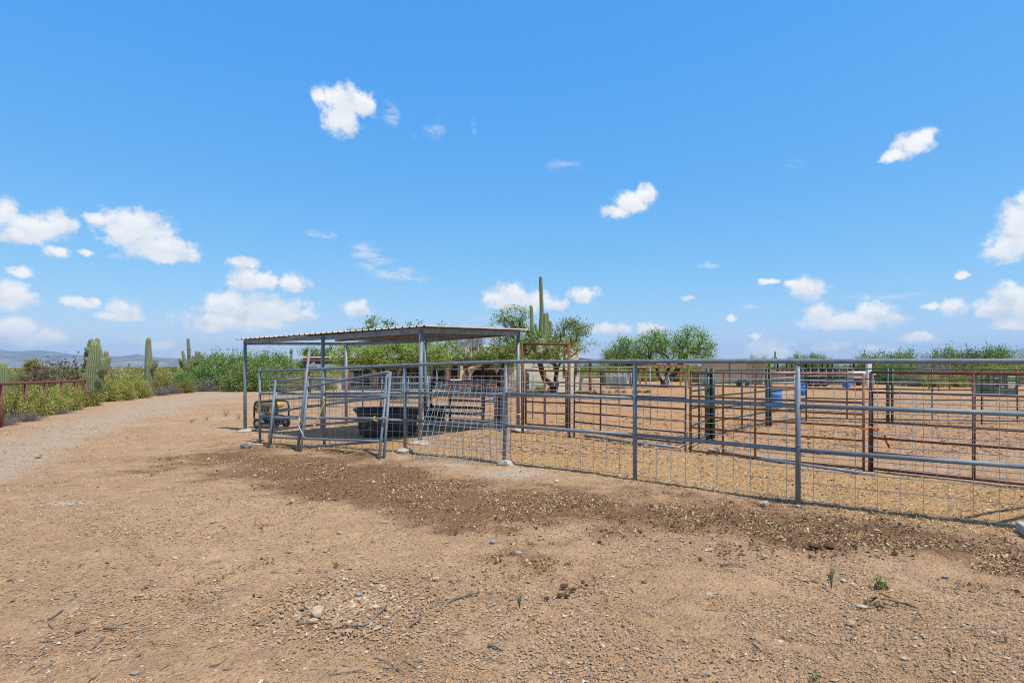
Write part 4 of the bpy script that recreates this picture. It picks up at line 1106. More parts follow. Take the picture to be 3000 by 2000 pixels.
# ------------------------------------------------------------------ stock tanks under the shelter
def tank(px, py, wpx, hpx, label, squash=.62):
    b = gp(px, py); k = b.y / F; R = wpx * k / 2; h = hpx * k
    root = thing('stock_tank', b, label, 'stock tank')
    n = 48; prof = [(.80, 0), (.84, .02), (.90, .5), (.93, .80), (.95, .80), (1.0, .86), (1.02, .93), (1.0, 1.0), (.95, 1.0), (.92, .92), (.86, .5), (.78, .06), (0, .05)]
    vs = []
    for r, z in prof:
        for i in range(n):
            a = 2 * math.pi * i / n; rr = R * r * (1 + (.012 if (i % 2 and .0 < z < .85 and r > .8) else 0))
            vs.append(b + Vector((rr * math.cos(a), rr * squash * math.sin(a) + R * squash, z * h)))
    fs = []
    for q in range(len(prof) - 1):
        for i in range(n):
            j = (i + 1) % n; fs.append((q * n + i, q * n + j, (q + 1) * n + j, (q + 1) * n + i))
    MB().add(vs, fs, False).build('basin', M['black_plastic'], root)
    rim = [b + Vector((R * 1.01 * math.cos(a), R * 1.01 * squash * math.sin(a) + R * squash, h * .95)) for a in np.linspace(0, 2 * math.pi, 49)]
    MB().tube(rim, h * .055, 8).build('rim', M['black_plastic'], root)
    # the worn ledges on its wall
    for z in (.28, .58):
        ring = [b + Vector((R * (.885 + z * .06) * math.cos(a), R * (.885 + z * .06) * squash * math.sin(a) + R * squash, h * z)) for a in np.linspace(0, 2 * math.pi, 49)]
        MB().tube(ring, h * .028, 6).build('ledge', M['black_plastic'], root)
    return b, k
tank(1122, 1282, 196, 82, 'big oval black rubber stock tank under the shelter roof')
tank(1272, 1250, 62, 56, 'smaller black tub behind the second bay post of the shelter', .8)

# ------------------------------------------------------------------ tube panels and gates, general builder
def panel(name, a, b, rails, label, cat, mat, group=None, stiles=(0., 1.), r=.021, rs=None, top=None, bottom=None, lean=0., round_=0., legs=True, rail_name='rail'):
    """a, b: ground points; rails: heights; stiles: fractions along"""
    a, b = Vector(a), Vector(b); d = (b - a); n = Vector((-d.y, d.x, 0)).normalized()
    root = thing(name, a, label, cat, group)
    top = top if top is not None else max(rails); rs = rs or r
    def P(t, h): return a.lerp(b, t) + Vector((0, 0, h)) + n * lean * h
    for h in rails: MB().tube([P(0, h), P(.5, h - .006), P(1, h)], r, 10).build(rail_name, M[mat], root)
    for s in stiles:
        lo = -.02 if (legs and s in (0., 1.)) else min(rails)
        MB().tube([P(s, lo), P(s, top)], rs, 10).build('stile', M[mat], root)
    return root

# rusty overhead gateway with its small gate
def gateway():
    a = gp(1531, 1268); b = gp(1667, 1279)
    root = thing('gateway_frame', a, 'tall rusty pipe gateway with corner braces rising beside the shelter', 'gate frame')
    za = at(1531, 1008, a.y).z; zb = at(1667, 1008, b.y).z
    A = Vector((a.x, a.y, za)); B_ = Vector((b.x, b.y, zb))
    MB().tube([a + Vector((0, 0, -.1)), A + Vector((0, 0, .02))], .036, 12).build('post', M['rust'], root)
    MB().tube([b + Vector((0, 0, -.1)), B_ + Vector((0, 0, .02))], .034, 12).build('post', M['rust'], root)
    MB().tube([A, B_], .024, 12).build('beam', M['rust_red'], root)
    d = (B_ - A).normalized()
    MB().tube([A + Vector((0, 0, -.13)), A + d * .13], .017, 8).build('brace', M['rust'], root)
    MB().tube([B_ + Vector((0, 0, -.13)), B_ - d * .13], .014, 8).build('brace', M['rust'], root)
    ga = a.lerp(b, .07); gb = a.lerp(b, .945)
    def hh(py, q): return at(1600, py, q.y).z - q.z
    q = a.lerp(b, .5)
    g = panel('rusty_gate', ga, gb, [hh(y, q) for y in (1085, 1119, 1150, 1178, 1209, 1245)], 'small rusty pipe gate hung in the tall gateway frame', 'gate', 'rust', None, (0., .48, 1.), .020, .026, legs=False)
    MB().tube([gb + Vector((.01, -.02, .12)), gb + Vector((.01, -.02, hh(1084, q)))], .034, 10).build('hinge_post', M['rust'], g)
    for h in (.3, 1.2): MB().box(gb + Vector((.04, 0, h)), (.09, .05, .05)).build('hinge', M['rust_red'], g)
gateway()
RR = lambda ys, x, q: [at(x, y, q.y).z - q.z for y in ys]
p0 = gp(1682, 1280); p1 = gp(2008, 1322)
panel('livestock_panel', p0, p1, RR([1087, 1122, 1151, 1178, 1208, 1236, 1262], 1700, p0.lerp(p1, .05)), 'red brown rusty tube panel next to the tall gateway', 'livestock panel', 'rust_red', 'rusty tube panels of the inner pen line', (0., .27, .60, 1.), .0165, .0175, lean=.01)
p2 = gp(2022, 1324); p3 = gp(2530, 1378)
panel('livestock_panel', p2, p3, [1.43, 1.20, 1.0, .83, .65, .44, .23, .03], 'orange rusted tube panel before the green pen, its end stile pale', 'livestock panel', 'rust_orange', 'rusty tube panels of the inner pen line', (0., .22, .42, .66, 1.), .0165, .0175)
p4 = gp(2548, 1381); p5 = p4 + (p4 - p2).normalized() * 3.7 + Vector((.25, -.1, 0))
panel('livestock_panel', p4, p5, [1.455, 1.165, .945, .727, .497, .28, .05], 'dark red tube panel tied to the orange one with orange rope', 'livestock panel', 'rust_red', 'rusty tube panels of the inner pen line', (0., .30, .62, 1.), .018, .021, lean=.045)
o = MB().tube([p4 + Vector((.05, .03, -.1)), p4 + Vector((.05, .03, 1.44))], .02, 10).build('steel_post', M['dark_pipe'], None, p3); tag(o, 'dark steel post between the orange and the dark red tube panels', 'post')
q = p3.lerp(p4, .5) + Vector((0, -.05, 0))
rope('rope', [q + Vector((-.14, 0, .66)), q + Vector((-.10, -.03, .62)), q + Vector((0, -.04, .66)), q + Vector((.10, -.03, .60)), q + Vector((.13, -.02, .63))], .016, 'orange_rope', 'orange rope knotted between two rusty tube panels')
rope('rope', [q + Vector((.20, -.05, .54)), q + Vector((.22, -.05, .46)), q + Vector((.26, -.05, .38)), q + Vector((.24, -.05, .42)), q + Vector((.27, -.05, .36))], .014, 'orange_rope', 'loose end of orange rope dangling on the dark red panel')
rope('rope', [p1 + Vector((-.02, -.04, .68)), p1 + Vector((.06, -.05, .66)), p1 + Vector((.13, -.04, .67))], .008, 'orange_rope', 'pinkish cord tying the red brown panel to the orange one')
def strap(px, py, label):
    c = at(px, py, gp(1518, 1262).y - .06); rope('cable_tie', [c + Vector((-.06, 0, 0)), c + Vector((0, -.03, .008)), c + Vector((.10, 0, 0))], .012, 'white_rope', label)
strap(1520, 1214, 'white strap tying a shelter post to the tall gateway')
# pipes lying on the ground inside the fence
for (aa, bb, r, lb) in (((1712, 1279), (1978, 1314), .030, 'single blue grey pipe lying on straw below the red brown panel'), ((2075, 1322), (2330, 1356), .022, 'shorter dark pipe lying against a longer one on the straw'), ((2120, 1330), (2562, 1395), .027, 'long blue grey pipe lying on the straw inside the mesh fence')):
    A, B_ = gp(*aa), gp(*bb); A.z += r * .8; B_.z += r * .8
    o = MB().tube([A, A.lerp(B_, .5) + Vector((0, 0, -.008)), B_], r, 12).build('loose_pipe', M['grey_pipe'], None, A); tag(o, lb, 'pipe')

# mesh panels standing behind the dark red panel
for (a_, b_2, lb, ln) in ((p4 + Vector((.1, .5, .03)), p5 + Vector((.2, .8, .03)), 'wire mesh panel sagging just behind the dark red tube panel', .06), (p4 + Vector((.2, -.25, .03)), p5 + Vector((.1, -.3, .03)), 'wire mesh panel propped on the near side of the dark red tube panel', .03)):
    root = thing('wire_panel', a_, lb, 'wire panel')
    wire_mesh(MB(), a_, b_2, Vector((.04, ln, 1)), HGT[:9], .24, .003).build('wire_mesh', M['wire'], root)

# grey pipe corral behind the shelter
def grey_panel(x0, y0, x1, y1, tops, label, n, mat='grey_pipe', stiles=(0., .33, .66, 1.), group=None, r=.02):
    a, b = gp(x0, y0), gp(x1, y1)
    ta = at(x0, tops, a.y).z - a.z
    return panel('livestock_panel', a, b, [ta * (i + .12) / (n - 1 + .12) for i in range(n)], label, 'livestock panel', mat, group, stiles, r)
GP = 'grey tube panels behind the shelter'
a = gp(1280, 1215); b = gp(1560, 1226)
panel('livestock_panel', a, b, [1.48, .98, .5], 'pale grey three rail pipe fence section running behind the shelter corner', 'livestock panel', 'grey_pipe_far', GP, (0., .37, .66, 1.), .017)
a = gp(1560, 1226); b = gp(1905, 1240)
panel('livestock_panel', a, b, [1.52, .98, .5], 'pale grey three rail pipe fence section behind the tall gateway', 'livestock panel', 'grey_pipe_far', GP, (0., .42, .75, 1.), .014)
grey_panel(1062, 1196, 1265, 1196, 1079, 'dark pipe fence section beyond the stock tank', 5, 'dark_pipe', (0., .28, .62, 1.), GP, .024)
grey_panel(900, 1190, 1062, 1196, 1087, 'thin pipe fence section beyond the tube gates', 4, 'steel_beam', (0., .5, 1.), GP, .017)
# wire run behind the gates
for (x0, y0, x1, y1, lb) in ((790, 1196, 1000, 1204, 'wire mesh panel standing on the drive edge behind the tube gates'), (1040, 1204, 1262, 1214, 'wire mesh panel behind the big stock tank')):
    a, b = gp(x0, y0), gp(x1, y1); root = thing('wire_panel', a, lb, 'wire panel')
    wire_mesh(MB(), a + Vector((0, 0, .03)), b + Vector((0, 0, .03)), (0, 0, 1), HGT, .22, .0042).build('wire_mesh', M['wire'], root)
# stacked grey panels
for i in range(3):
    a = gp(1112 + i * 10, 1201 - i * 2); b = gp(1238 + i * 6, 1206 - i * 3)
    panel('livestock_panel', a, b, [1.22, .98, .76, .54, .3], ('leaning grey tube panel outermost of three stacked beyond the tank', 'grey tube panel in the middle of three stacked beyond the tank', 'grey tube panel innermost of three stacked beyond the tank')[i], 'livestock panel', 'grey_pipe_far', GP, (0., .5, 1.), .022, lean=.12)
# rust and black gate and thick old posts at the back of the shelter
a = gp(1262, 1247); b = gp(1416, 1256)
def RH(ys, q): return [at(CX, y, q.y).z - q.z for y in ys]
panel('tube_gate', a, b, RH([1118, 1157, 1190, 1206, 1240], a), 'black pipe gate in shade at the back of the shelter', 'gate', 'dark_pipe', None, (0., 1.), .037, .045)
a = gp(1318, 1244); b = gp(1452, 1252)
panel('tube_gate', a, b, RH([1127, 1171, 1228], a), 'red brown pipe gate behind the black one at the shelter back', 'gate', 'rust', None, (0., 1.), .036, .036)
for (x, y, t, r, mt, lb) in ((1415, 1256, 1079, .042, 'dark_pipe', 'black upright post at the end of the black pipe gate'), (1461, 1256, 1089, .050, 'dark_pipe', 'thick black post beside the split wooden posts'), (1470, 1257, 1084, .06, 'redwood', 'tall split wooden post with a forked top'), (1480, 1254, 1090, .062, 'redwood', 'stout red brown wooden post with a blunt top')):
    b = gp(x, y); z = at(x, t, b.y).z
    mb = MB().tube([b + Vector((0, 0, -.1)), b + Vector((.01, 0, (z - b.z) * .5)), Vector((b.x, b.y, z))], [r, r * .95, r * .85], 9)
    if 'forked' in lb: mb.tube([Vector((b.x, b.y, z - .08)), Vector((b.x + .07, b.y, z - .01)), Vector((b.x + .11, b.y, z - .10))], .028, 7)
    tag(mb.build('wooden_post' if mt == 'redwood' else 'steel_post', M[mt], None, b), lb, 'post')
c = at(1448, 1168, gp(1452, 1252).y - .1)
o = MB().rbox(c, (.05, .04, .16), 0, .01).build('bucket_hook', M['blue_plastic'], None, c); tag(o, 'small blue latch hanging from the red brown gate', 'latch')

# ------------------------------------------------------------------ green pen
GG = 'green tube panels of the round pen'
def green(a, b, label, n=6, stiles=(0., .33, .66, 1.), h=1.5, mat='green_pipe'):
    hs = [h * (i + .35) / (n - 1 + .35) for i in range(n)]
    return panel('livestock_panel', a, b, hs, label, 'livestock panel', mat, GG, stiles, .019)
Ga = gp(2024, 1316); Gb = gp(2080, 1286); Gc = gp(2250, 1247); Gd = onz(2362, 16.2); Ge = onz(2484, 16.0); Gf = onz(2604, 15.8); Gg_ = onz(2876, 15.6); Gh = onz(3050, 15.6)
green(Ga, Gb, 'short green gate panel slanting away from the orange tube panel', 5, (0., .4, .75, 1.), 1.40)
green(Gb, Gc, 'green tube panel running back from paired dark posts before the shed', 6, (0., .5, 1.), 1.46)
green(Gc, Gd, 'green tube panel beside the tall blue barrel', 6, (0., 1.), 1.48)
green(Gd, Gf, 'green tube panel before the small blue tub', 6, (0., .5, 1.), 1.5)
green(Gf, Gg_, 'green tube panel in the open corral beyond the dark red panel', 6, (0., .47, 1.), 1.5)
green(Gg_, Gh, 'green tube panel before the green cattle crate', 6, (0., .6, 1.), 1.5)
for (g_, x, lb) in ((Gb, -.06, 'dark green post, first of the pair before the pale shed'), (Gb, .05, 'dark green post, second of the pair before the pale shed'), (Gc, -.05, 'dark green post, first of the pair beside the tall blue barrel'), (Gc, .04, 'dark green post, second of the pair beside the tall blue barrel'), (Gf, -.06, 'dark green post, first of the pair in the open corral'), (Gf, .07, 'dark green post, second of the pair in the open corral')):
    o = MB().tube([g_ + Vector((x, -.04, -.1)), g_ + Vector((x, -.04, 1.50))], .042 if g_ is Gb else .036, 10).build('steel_post', M['green_pipe'], None, g_); tag(o, lb, 'post', None)
a = onz(2258, 19.2); b = onz(2328, 19.0)
panel('livestock_panel', a, b, RH([1090, 1106, 1120, 1153], b), 'pale galvanised gate panel behind the tall blue barrel', 'livestock panel', 'pale_pipe', None, (0., 1.), .022)
o = MB().tube([b + Vector((.04, 0, -.1)), b + Vector((.04, 0, RH([1086], b)[0]))], .045, 10).build('steel_post', M['white_paint'], None, b); tag(o, 'white post at the end of the pale gate panel', 'post')

def barrel(px, py, wpx, hpx, label, name='barrel', cat='barrel', lid=False):
    b = gp(px, py); k = b.y / F; R = wpx * k / 2; h = hpx * k
    root = thing(name, b, label, cat)
    pr = [(0, 0), (.93, 0), (.98, .02), (1, .05), (1, .30), (1.035, .32), (1.035, .34), (1, .36), (.99, .62), (1.03, .64), (1.03, .66), (.99, .68), (.985, .93), (1.02, .95), (1.02, .985), (.96, 1.0), (.92, .985), (.90, .6), (.88, .05), (0, .04)]
    MB().lathe([(r * R, z * h) for r, z in pr], b, 32).build('body', M['blue_plastic'], root)
    MB().tube([b + Vector((R * 1.0 * math.cos(t), R * 1.0 * math.sin(t), h * .985)) for t in np.linspace(0, 2 * math.pi, 33)], R * .05, 6).build('rim', M['blue_plastic'], root)
    return root
barrel(2272, 1197, 36, 60, 'tall blue plastic barrel standing by the paired green posts')
barrel(2350, 1157, 26, 36, 'second blue plastic barrel farther back, half hidden by a fence post')
barrel(2480, 1134, 21, 14, 'low blue tub sitting on the corral dirt', 'feed_tub', 'tub')
r_ = barrel(2294, 1128, 9, 13, 'small blue container hung among the far pens', 'container', 'container'); r_.location.z += 24 * r_.location.y / F
# ------------------------------------------------------------------ rail fence of rusty pipe along the drive
def drive_fence():
    b0 = gp(3, 1251)
    root = thing('rail_fence', b0, 'rusty single rail pipe fence along the gravel drive', 'fence')
    spec = [(-120, 1312, 1133), (3, 1251, 1127), (74, 1226, 1124), (132, 1213, 1122), (181, 1206, 1120), (220, 1197, 1118), (251, 1192, 1116)]
    tops = []
    for px, pb, pt in spec:
        b = gp(px, pb); t = at(px, pt, b.y); tops.append(t)
        w = .045 if px < 200 else .05
        MB().tube([b + Vector((0, 0, -.2)), b.lerp(t, .5) + Vector((random.uniform(-.01, .01), 0, 0)), t], w, 10).build('post', M['rust'], root)
    b = gp(207, 1199); MB().tube([b + Vector((0, .4, -.2)), at(208, 1120, b.y + .4)], .045, 10).build('post', M['rust'], root)
    b = gp(280, 1187); MB().tube([b + Vector((0, 0, -.2)), at(281, 1150, b.y)], .06, 10).build('post', M['rust'], root)
    MB().tube([t + Vector((0, -.02, .03)) for t in tops], .05, 12).build('rail', M['rust'], root)
drive_fence()

# ------------------------------------------------------------------ saguaros
def cactus_limb(pts, rad, name, root, ribs=18, seg=10, along0=0.):
    pts = [Vector(p) for p in pts]
    # resample along a smooth curve
    P = []; R_ = []
    n = len(pts)
    for i in range(n - 1):
        p0, p1, p2, p3 = pts[max(i - 1, 0)], pts[i], pts[i + 1], pts[min(i + 2, n - 1)]
        for k in range(seg):
            t = k / seg
            P.append(.5 * ((2 * p1) + (p2 - p0) * t + (2 * p0 - 5 * p1 + 4 * p2 - p3) * t * t + (3 * p1 - p0 - 3 * p2 + p3) * t ** 3))
            R_.append(rad[i] * (1 - t) + rad[i + 1] * t)
    P.append(pts[-1]); R_.append(rad[-1])
    # domed tip
    d = (P[-1] - P[-2]).normalized(); tip = P[-1].copy(); r = R_[-1]
    for a in (18, 36, 52, 66, 78, 88):
        a = math.radians(a); P.append(tip + d * r * 1.25 * math.sin(a)); R_.append(r * max(.03, math.cos(a)))
    K = ribs * 4; vs = []; crest = []; al = []
    u = None; L_ = 0
    for i, p in enumerate(P):
        t = (P[min(i + 1, len(P) - 1)] - P[max(i - 1, 0)]).normalized()
        if u is None: u = t.cross(Vector((0, 1, 0)) if abs(t.y) < .9 else Vector((1, 0, 0))).normalized()
        else: u = (u - t * u.dot(t)).normalized()
        w = t.cross(u)
        if i: L_ += (P[i] - P[i - 1]).length
        for k in range(K):
            a = 2 * math.pi * k / K; c = abs(math.cos(ribs * a / 2))
            c = c ** .7
            rr = R_[i] * (.77 + .23 * c)
            vs.append(p + (u * math.cos(a) + w * math.sin(a)) * rr); crest.append(c); al.append(along0 + L_)
    F_ = []
    for i in range(len(P) - 1):
        for k in range(K):
            j = (k + 1) % K; F_.append((i * K + k, i * K + j, (i + 1) * K + j, (i + 1) * K + k))
    v = np.array([tuple(q) for q in vs]) - np.array(root['_o'])[None]
    return np_mesh(name, v, np.array(F_), M['cactus'], {'crest': np.array(crest), 'along': np.array(al)}, True, root)

def saguaro(name_lab, base_px, stem, arms, Z=None):
    """stem: list of (px, py, half width px); arms the same, from joint to tip"""
    b = gp(*base_px) if Z is None else onz(base_px[0], Z)
    Z = b.y; k = Z / F
    root = thing('saguaro', b, name_lab, 'cactus')
    q = [Vector((at(px, py, Z).x, Z, at(px, py, Z).z)) for px, py, r in stem]
    q[0].z = min(q[0].z, b.z - .05)
    cactus_limb(q, [r * k for _, _, r in stem], 'stem', root, 18)
    for i, (dy, ar) in enumerate(arms):
        cactus_limb([Vector((at(px, py, Z + dy).x, Z + dy, at(px, py, Z + dy).z)) for px, py, r in ar], [r * k for _, _, r in ar], 'arm', root, 13, 6, 1.)
    return root

def s3(x, y): return 200 + x * .2904, 960 + y * .2902
def sp(*q): return [(*s3(x, y), r * .2904) for x, y, r in q]
saguaro('stout many armed saguaro growing at the end of the rusty rail fence', (270, 1188),
    sp((228, 790, 30), (236, 640, 50), (240, 500, 62), (252, 380, 60), (262, 280, 50), (265, 190, 41), (265, 178, 38)),
    [(.25, sp((300, 640, 28), (322, 520, 34), (322, 400, 30), (314, 250, 26), (296, 170, 24), (293, 128, 22))), (.3, sp((238, 420, 24), (222, 320, 25), (214, 220, 25), (229, 140, 25))),
     (-.2, sp((300, 440, 30), (340, 455, 30), (375, 425, 28), (392, 370, 25), (406, 312, 22))), (-.32, sp((318, 440, 22), (340, 420, 27), (352, 370, 27), (353, 330, 24))), (.05, sp((330, 420, 22), (375, 360, 24), (382, 300, 24), (382, 258, 22))),
     (.1, sp((215, 420, 20), (186, 405, 24), (160, 372, 24), (162, 362, 18))), (.12, sp((215, 360, 18), (190, 340, 20), (180, 290, 20), (180, 252, 18))), (-.1, sp((225, 335, 14), (200, 322, 22), (184, 319, 23), (178, 318, 20))), (-.05, sp((230, 235, 14), (205, 222, 21), (188, 216, 22), (184, 215, 18)))])
def s8(x, y): return 380 + x * .2551, 950 + y * .2551
def sq(*q): return [(*s8(x, y), r * .2551) for x, y, r in q]
saguaro('single straight saguaro with one short bud arm beside the drive', (435, 1160),
    sq((212, 815, 30), (212, 740, 35), (222, 600, 46), (222, 480, 46), (218, 420, 40), (216, 330, 35), (214, 230, 29), (216, 182, 26)),
    [(-.15, sq((250, 510, 20), (275, 498, 26), (296, 455, 29), (300, 420, 26)))])
saguaro('tall slim saguaro with five raised arms rising from green bushes', (553, 1150),
    sq((690, 790, 22), (690, 560, 22), (685, 440, 21), (678, 300, 19), (671, 176, 16)),
    [(-.2, sq((655, 500, 14), (632, 460, 20), (622, 380, 18), (608, 316, 14))), (.2, sq((640, 520, 14), (605, 490, 18), (590, 450, 18), (574, 402, 15))), (-.15, sq((700, 480, 14), (728, 440, 15), (728, 400, 15), (727, 372, 14))), (.1, sq((700, 480, 14), (750, 440, 17), (762, 380, 16), (766, 324, 13))), (.3, sq((720, 480, 14), (775, 450, 16), (790, 390, 15), (800, 324, 13))), (-.3, sq((690, 295, 4), (698, 288, 8), (699, 286, 6)))], Z=47)
saguaro('ribbed saguaro column cut by the picture edge behind the rail fence', (8, 1200),
    [(6, 1205, 11), (7, 1150, 13), (8, 1105, 13), (9, 1080, 11), (9, 1072, 9)], [], Z=22)
saguaro('small distant saguaro standing by a white roof', (377, 1108), [(376, 1112, 2.6), (377, 1090, 3), (378, 1066, 2.6)], [(0, [(375, 1098, 1.4), (371, 1097, 1.8), (370, 1092, 1.6)])], Z=85)
saguaro('thin yellowish saguaro with a round knob on top beyond the bushes', (853, 1110),
    [(852, 1115, 4.2), (852, 1080, 4.4), (853, 1050, 4.), (853, 1036, 3.2), (853.5, 1031, 4.6), (854, 1028, 5.), (854, 1026, 4.6)], [(0, [(848, 1090, 2.), (844, 1076, 3.2), (844.5, 1062, 2.8)])], Z=70)
saguaro('tall saguaro towering behind the house tree with a thin single spear', (1587, 1140),
    [(1588, 1150, 8.2), (1586, 1000, 7.6), (1585, 960, 7.4), (1587, 920, 6.2), (1585.5, 860, 5.6), (1584, 818, 4.9), (1584, 814, 4.4)],
    [(-.5, [(1580, 1000, 4.5), (1562, 985, 5.6), (1558, 950, 6.), (1557, 915, 5.2), (1556, 900, 4.6)]), (-.2, [(1578, 985, 3.5), (1573, 970, 4.4), (1569, 955, 4.2), (1569, 951, 3.6)]), (-.6, [(1590, 1000, 4.4), (1596, 975, 5.), (1597, 940, 5.2), (1596.5, 922, 4.7)]), (.3, [(1592, 1000, 4.2), (1602, 970, 4.6), (1604, 940, 4.4), (1603, 920, 4.)]), (-.3, [(1594, 1000, 4.2), (1610, 980, 5.), (1613, 955, 5.4), (1612, 945, 5.)])], Z=36)
saguaro('dark distant saguaro with two short arms above the pale shed roof', (2270, 1090), [(2270, 1100, 3.), (2270, 1060, 2.6), (2271, 1031, 2.)], [(0, [(2267, 1060, 1.2), (2263, 1056, 1.7), (2263, 1047, 1.6)]), (0, [(2273, 1060, 1.2), (2275, 1056, 1.7), (2275.5, 1047, 1.5)])], Z=120)

# ------------------------------------------------------------------ trees
def tree(name, label, cat, base, blobs_, ntips, leafn, mat, leaf_size, trunk_r, seed, group=None, spread=.22, forks=None, bark='bark', droop=0., fork_h=.35, asp=.45, hollow=.35):
    """blobs_: crown ellipsoids (cx, cy, cz, rx, ry, rz); tips are joined to the nearest limb"""
    rg = np.random.default_rng(seed)
    base = Vector(base); root = thing(name, base, label, cat, group)
    vol = np.array([b[3] * b[4] * b[5] for b in blobs_]) ** .7; vol /= vol.sum()
    tips = []
    for i in rg.choice(len(blobs_), ntips, p=vol):
        bx = blobs_[i]; d = rg.normal(0, 1, 3); d /= np.linalg.norm(d)
        r = (hollow + (1 - hollow) * rg.random() ** .6)
        tips.append((bx[0] + d[0] * bx[3] * r, bx[1] + d[1] * bx[4] * r, bx[2] + d[2] * bx[5] * r))
    tips = np.array(tips)
    forks = [Vector(f) for f in forks] if forks else [base + Vector((.05, 0, (np.mean(tips[:, 2]) - base.z) * fork_h))]
    nodes = [np.array(base)]; par = [-1]
    cnt = [0.]
    for f in forks:
        prev = 0; a = np.array(base); bb = np.array(f)
        for k in (1, 2, 3):
            t = k / 3; p = a * (1 - t) + bb * t + rg.normal(0, .03, 3) * np.linalg.norm(bb - a) * (t < 1)
            nodes.append(p); par.append(prev); cnt.append(0); prev = len(nodes) - 1
    mid = np.array(base) + np.array([0, 0, .1]); mid = np.mean([np.array(f) for f in forks], axis=0)
    order = np.argsort(np.linalg.norm(tips - mid, axis=1))
    tipn = []
    A = np.zeros((len(nodes) + ntips * 3, 3)); A[:len(nodes)] = nodes; m = len(nodes)
    dist0 = list(np.zeros(m))
    for i in order:
        t = tips[i]
        dd = np.linalg.norm(A[3:m] - t, axis=1) + np.array(dist0[3:m]) * .35; j = 3 + int(np.argmin(dd))
        v = t - A[j]; l = np.linalg.norm(v)
        pr = j
        for s in (.4, .75, 1.):
            p = A[j] + v * s + rg.normal(0, .07, 3) * l * (s < 1) + np.array([0, 0, .10 * l * math.sin(math.pi * s) - droop * l * s * s])
            A[m] = p; par.append(pr); dist0.append(dist0[pr] + l * .33); pr = m; m += 1
        tipn.append(pr)
    c = np.zeros(m); c[tipn] = 1
    for i in range(m - 1, 0, -1): c[par[i]] += c[i]
    tot = max(c[0], 1); rad = trunk_r * (np.maximum(c, .6) / tot) ** .46
    ch = {}
    for i in range(1, m): ch.setdefault(par[i], []).append(i)
    mb = MB()
    st = [(0, i) for i in ch.get(0, [])]
    while st:
        a, b = st.pop(); line = [a, b]
        while b in ch:
            cs = sorted(ch[b], key=lambda q: -c[q]); st += [(b, q) for q in cs[1:]]; b = cs[0]; line.append(b)
        rr = [min(rad[line[1]] * 1.05, rad[line[0]])] + [rad[k] for k in line[1:]]
        if line[0] == 0: rr[0] = trunk_r * (1.25 if len(ch[0]) == 1 else .9)
        mb.tube([Vector(A[k]) - (Vector((0, 0, .15)) if k == 0 else Vector((0, 0, 0))) for k in line], [max(.006, q) for q in rr], 7 if rr[0] > .04 else 4, False)
    mb.build('trunk', M[bark], root)
    T = A[tipn]; n = ntips * leafn
    idx = np.repeat(np.arange(ntips), leafn)
    back = rg.random(n) * .8
    P = np.array([A[par[k]] for k in tipn])
    cc = T[idx] * (1 - back[:, None]) + P[idx] * back[:, None] + rg.normal(0, spread, (n, 3)) * np.array([1, 1, .8])
    tn = np.clip(rg.random(ntips)[idx] * .55 + rg.random(n) * .45, 0, 1)
    leaves('crown', cc, leaf_size, asp, L[mat], root, tn)
    return root

k = 29 / F
def PX(px, py, Z): return at(px, py, Z)
def blob(px, py, rxp, ryp, Z, dz=0., dp=None):
    p = at(px, py, Z + dz); s = (Z + dz) / F; return (p.x, p.y, p.z, rxp * s, (dp if dp else rxp * s * .8), ryp * s)
# broad lime green tree behind the shelter
Z = 30
tree('mesquite_tree', 'broad lime green tree spreading low behind the shelter', 'tree', onz(1150, Z), [blob(1040, 1040, 85, 36, Z), blob(1150, 1030, 100, 42, Z), blob(1255, 1035, 85, 40, Z), blob(1320, 1035, 50, 36, Z), blob(1090, 1020, 70, 30, Z, 1), blob(1200, 1010, 80, 30, Z, 1)], 330, 84, 'lime', .092, .20, 11, spread=.2, forks=[at(1105, 1075, Z), at(1160, 1070, Z), at(1225, 1068, Z)], droop=.15)
Z = 34
tree('mesquite_tree', 'taller thin crowned tree whose twigs poke above the shelter roof', 'tree', onz(1140, Z), [blob(1110, 950, 46, 24, Z), blob(1130, 985, 70, 26, Z), blob(1212, 958, 30, 20, Z), blob(1290, 962, 28, 18, Z), blob(1250, 985, 70, 20, Z), blob(1060, 980, 50, 22, Z), blob(1385, 978, 30, 12, Z)], 130, 22, 'blue_green', .13, .16, 12, spread=.13, forks=[at(1120, 1040, Z), at(1200, 1040, Z), at(1270, 1035, Z)])
tree('mesquite_tree', 'small dark leaved tree beside the red roofed porch', 'tree', onz(905, 40), [blob(900, 1035, 26, 16, 40), blob(925, 1035, 34, 22, 40), blob(960, 1035, 30, 20, 40), blob(890, 1075, 20, 14, 40)], 70, 30, 'green', .16, .14, 13, spread=.2)
# the tree before the stucco wall
Z = 29
tree('mesquite_tree', 'open crowned tree with a dark forked trunk before the stucco wall', 'tree', gp(1622, 1153), [blob(1500, 930, 58, 34, Z), blob(1465, 975, 42, 30, Z), blob(1530, 985, 55, 42, Z), blob(1600, 990, 60, 36, Z), blob(1670, 985, 55, 40, Z), blob(1715, 985, 30, 44, Z), blob(1660, 950, 40, 16, Z), blob(1560, 1020, 100, 34, Z, -1), blob(1480, 1035, 60, 24, Z, -.5), blob(1700, 955, 28, 16, Z), blob(1678, 1015, 34, 26, Z, -.6), blob(1610, 1045, 60, 20, Z, -.5)], 260, 66, 'green', .092, .17, 14, spread=.16, forks=[at(1588, 1090, Z), at(1598, 1092, Z), at(1632, 1085, Z)], droop=.08)
Z = 31
tree('dead_shrub', 'leafless grey bush tangled beside the lime green tree', 'shrub', onz(1375, Z), [blob(1370, 1015, 50, 34, Z), blob(1330, 1000, 26, 18, Z), blob(1395, 1000, 30, 24, Z), blob(1365, 1050, 40, 24, Z)], 240, 26, 'grey', .13, .10, 15, spread=.14, bark='dead_twig', asp=.12, droop=.05)
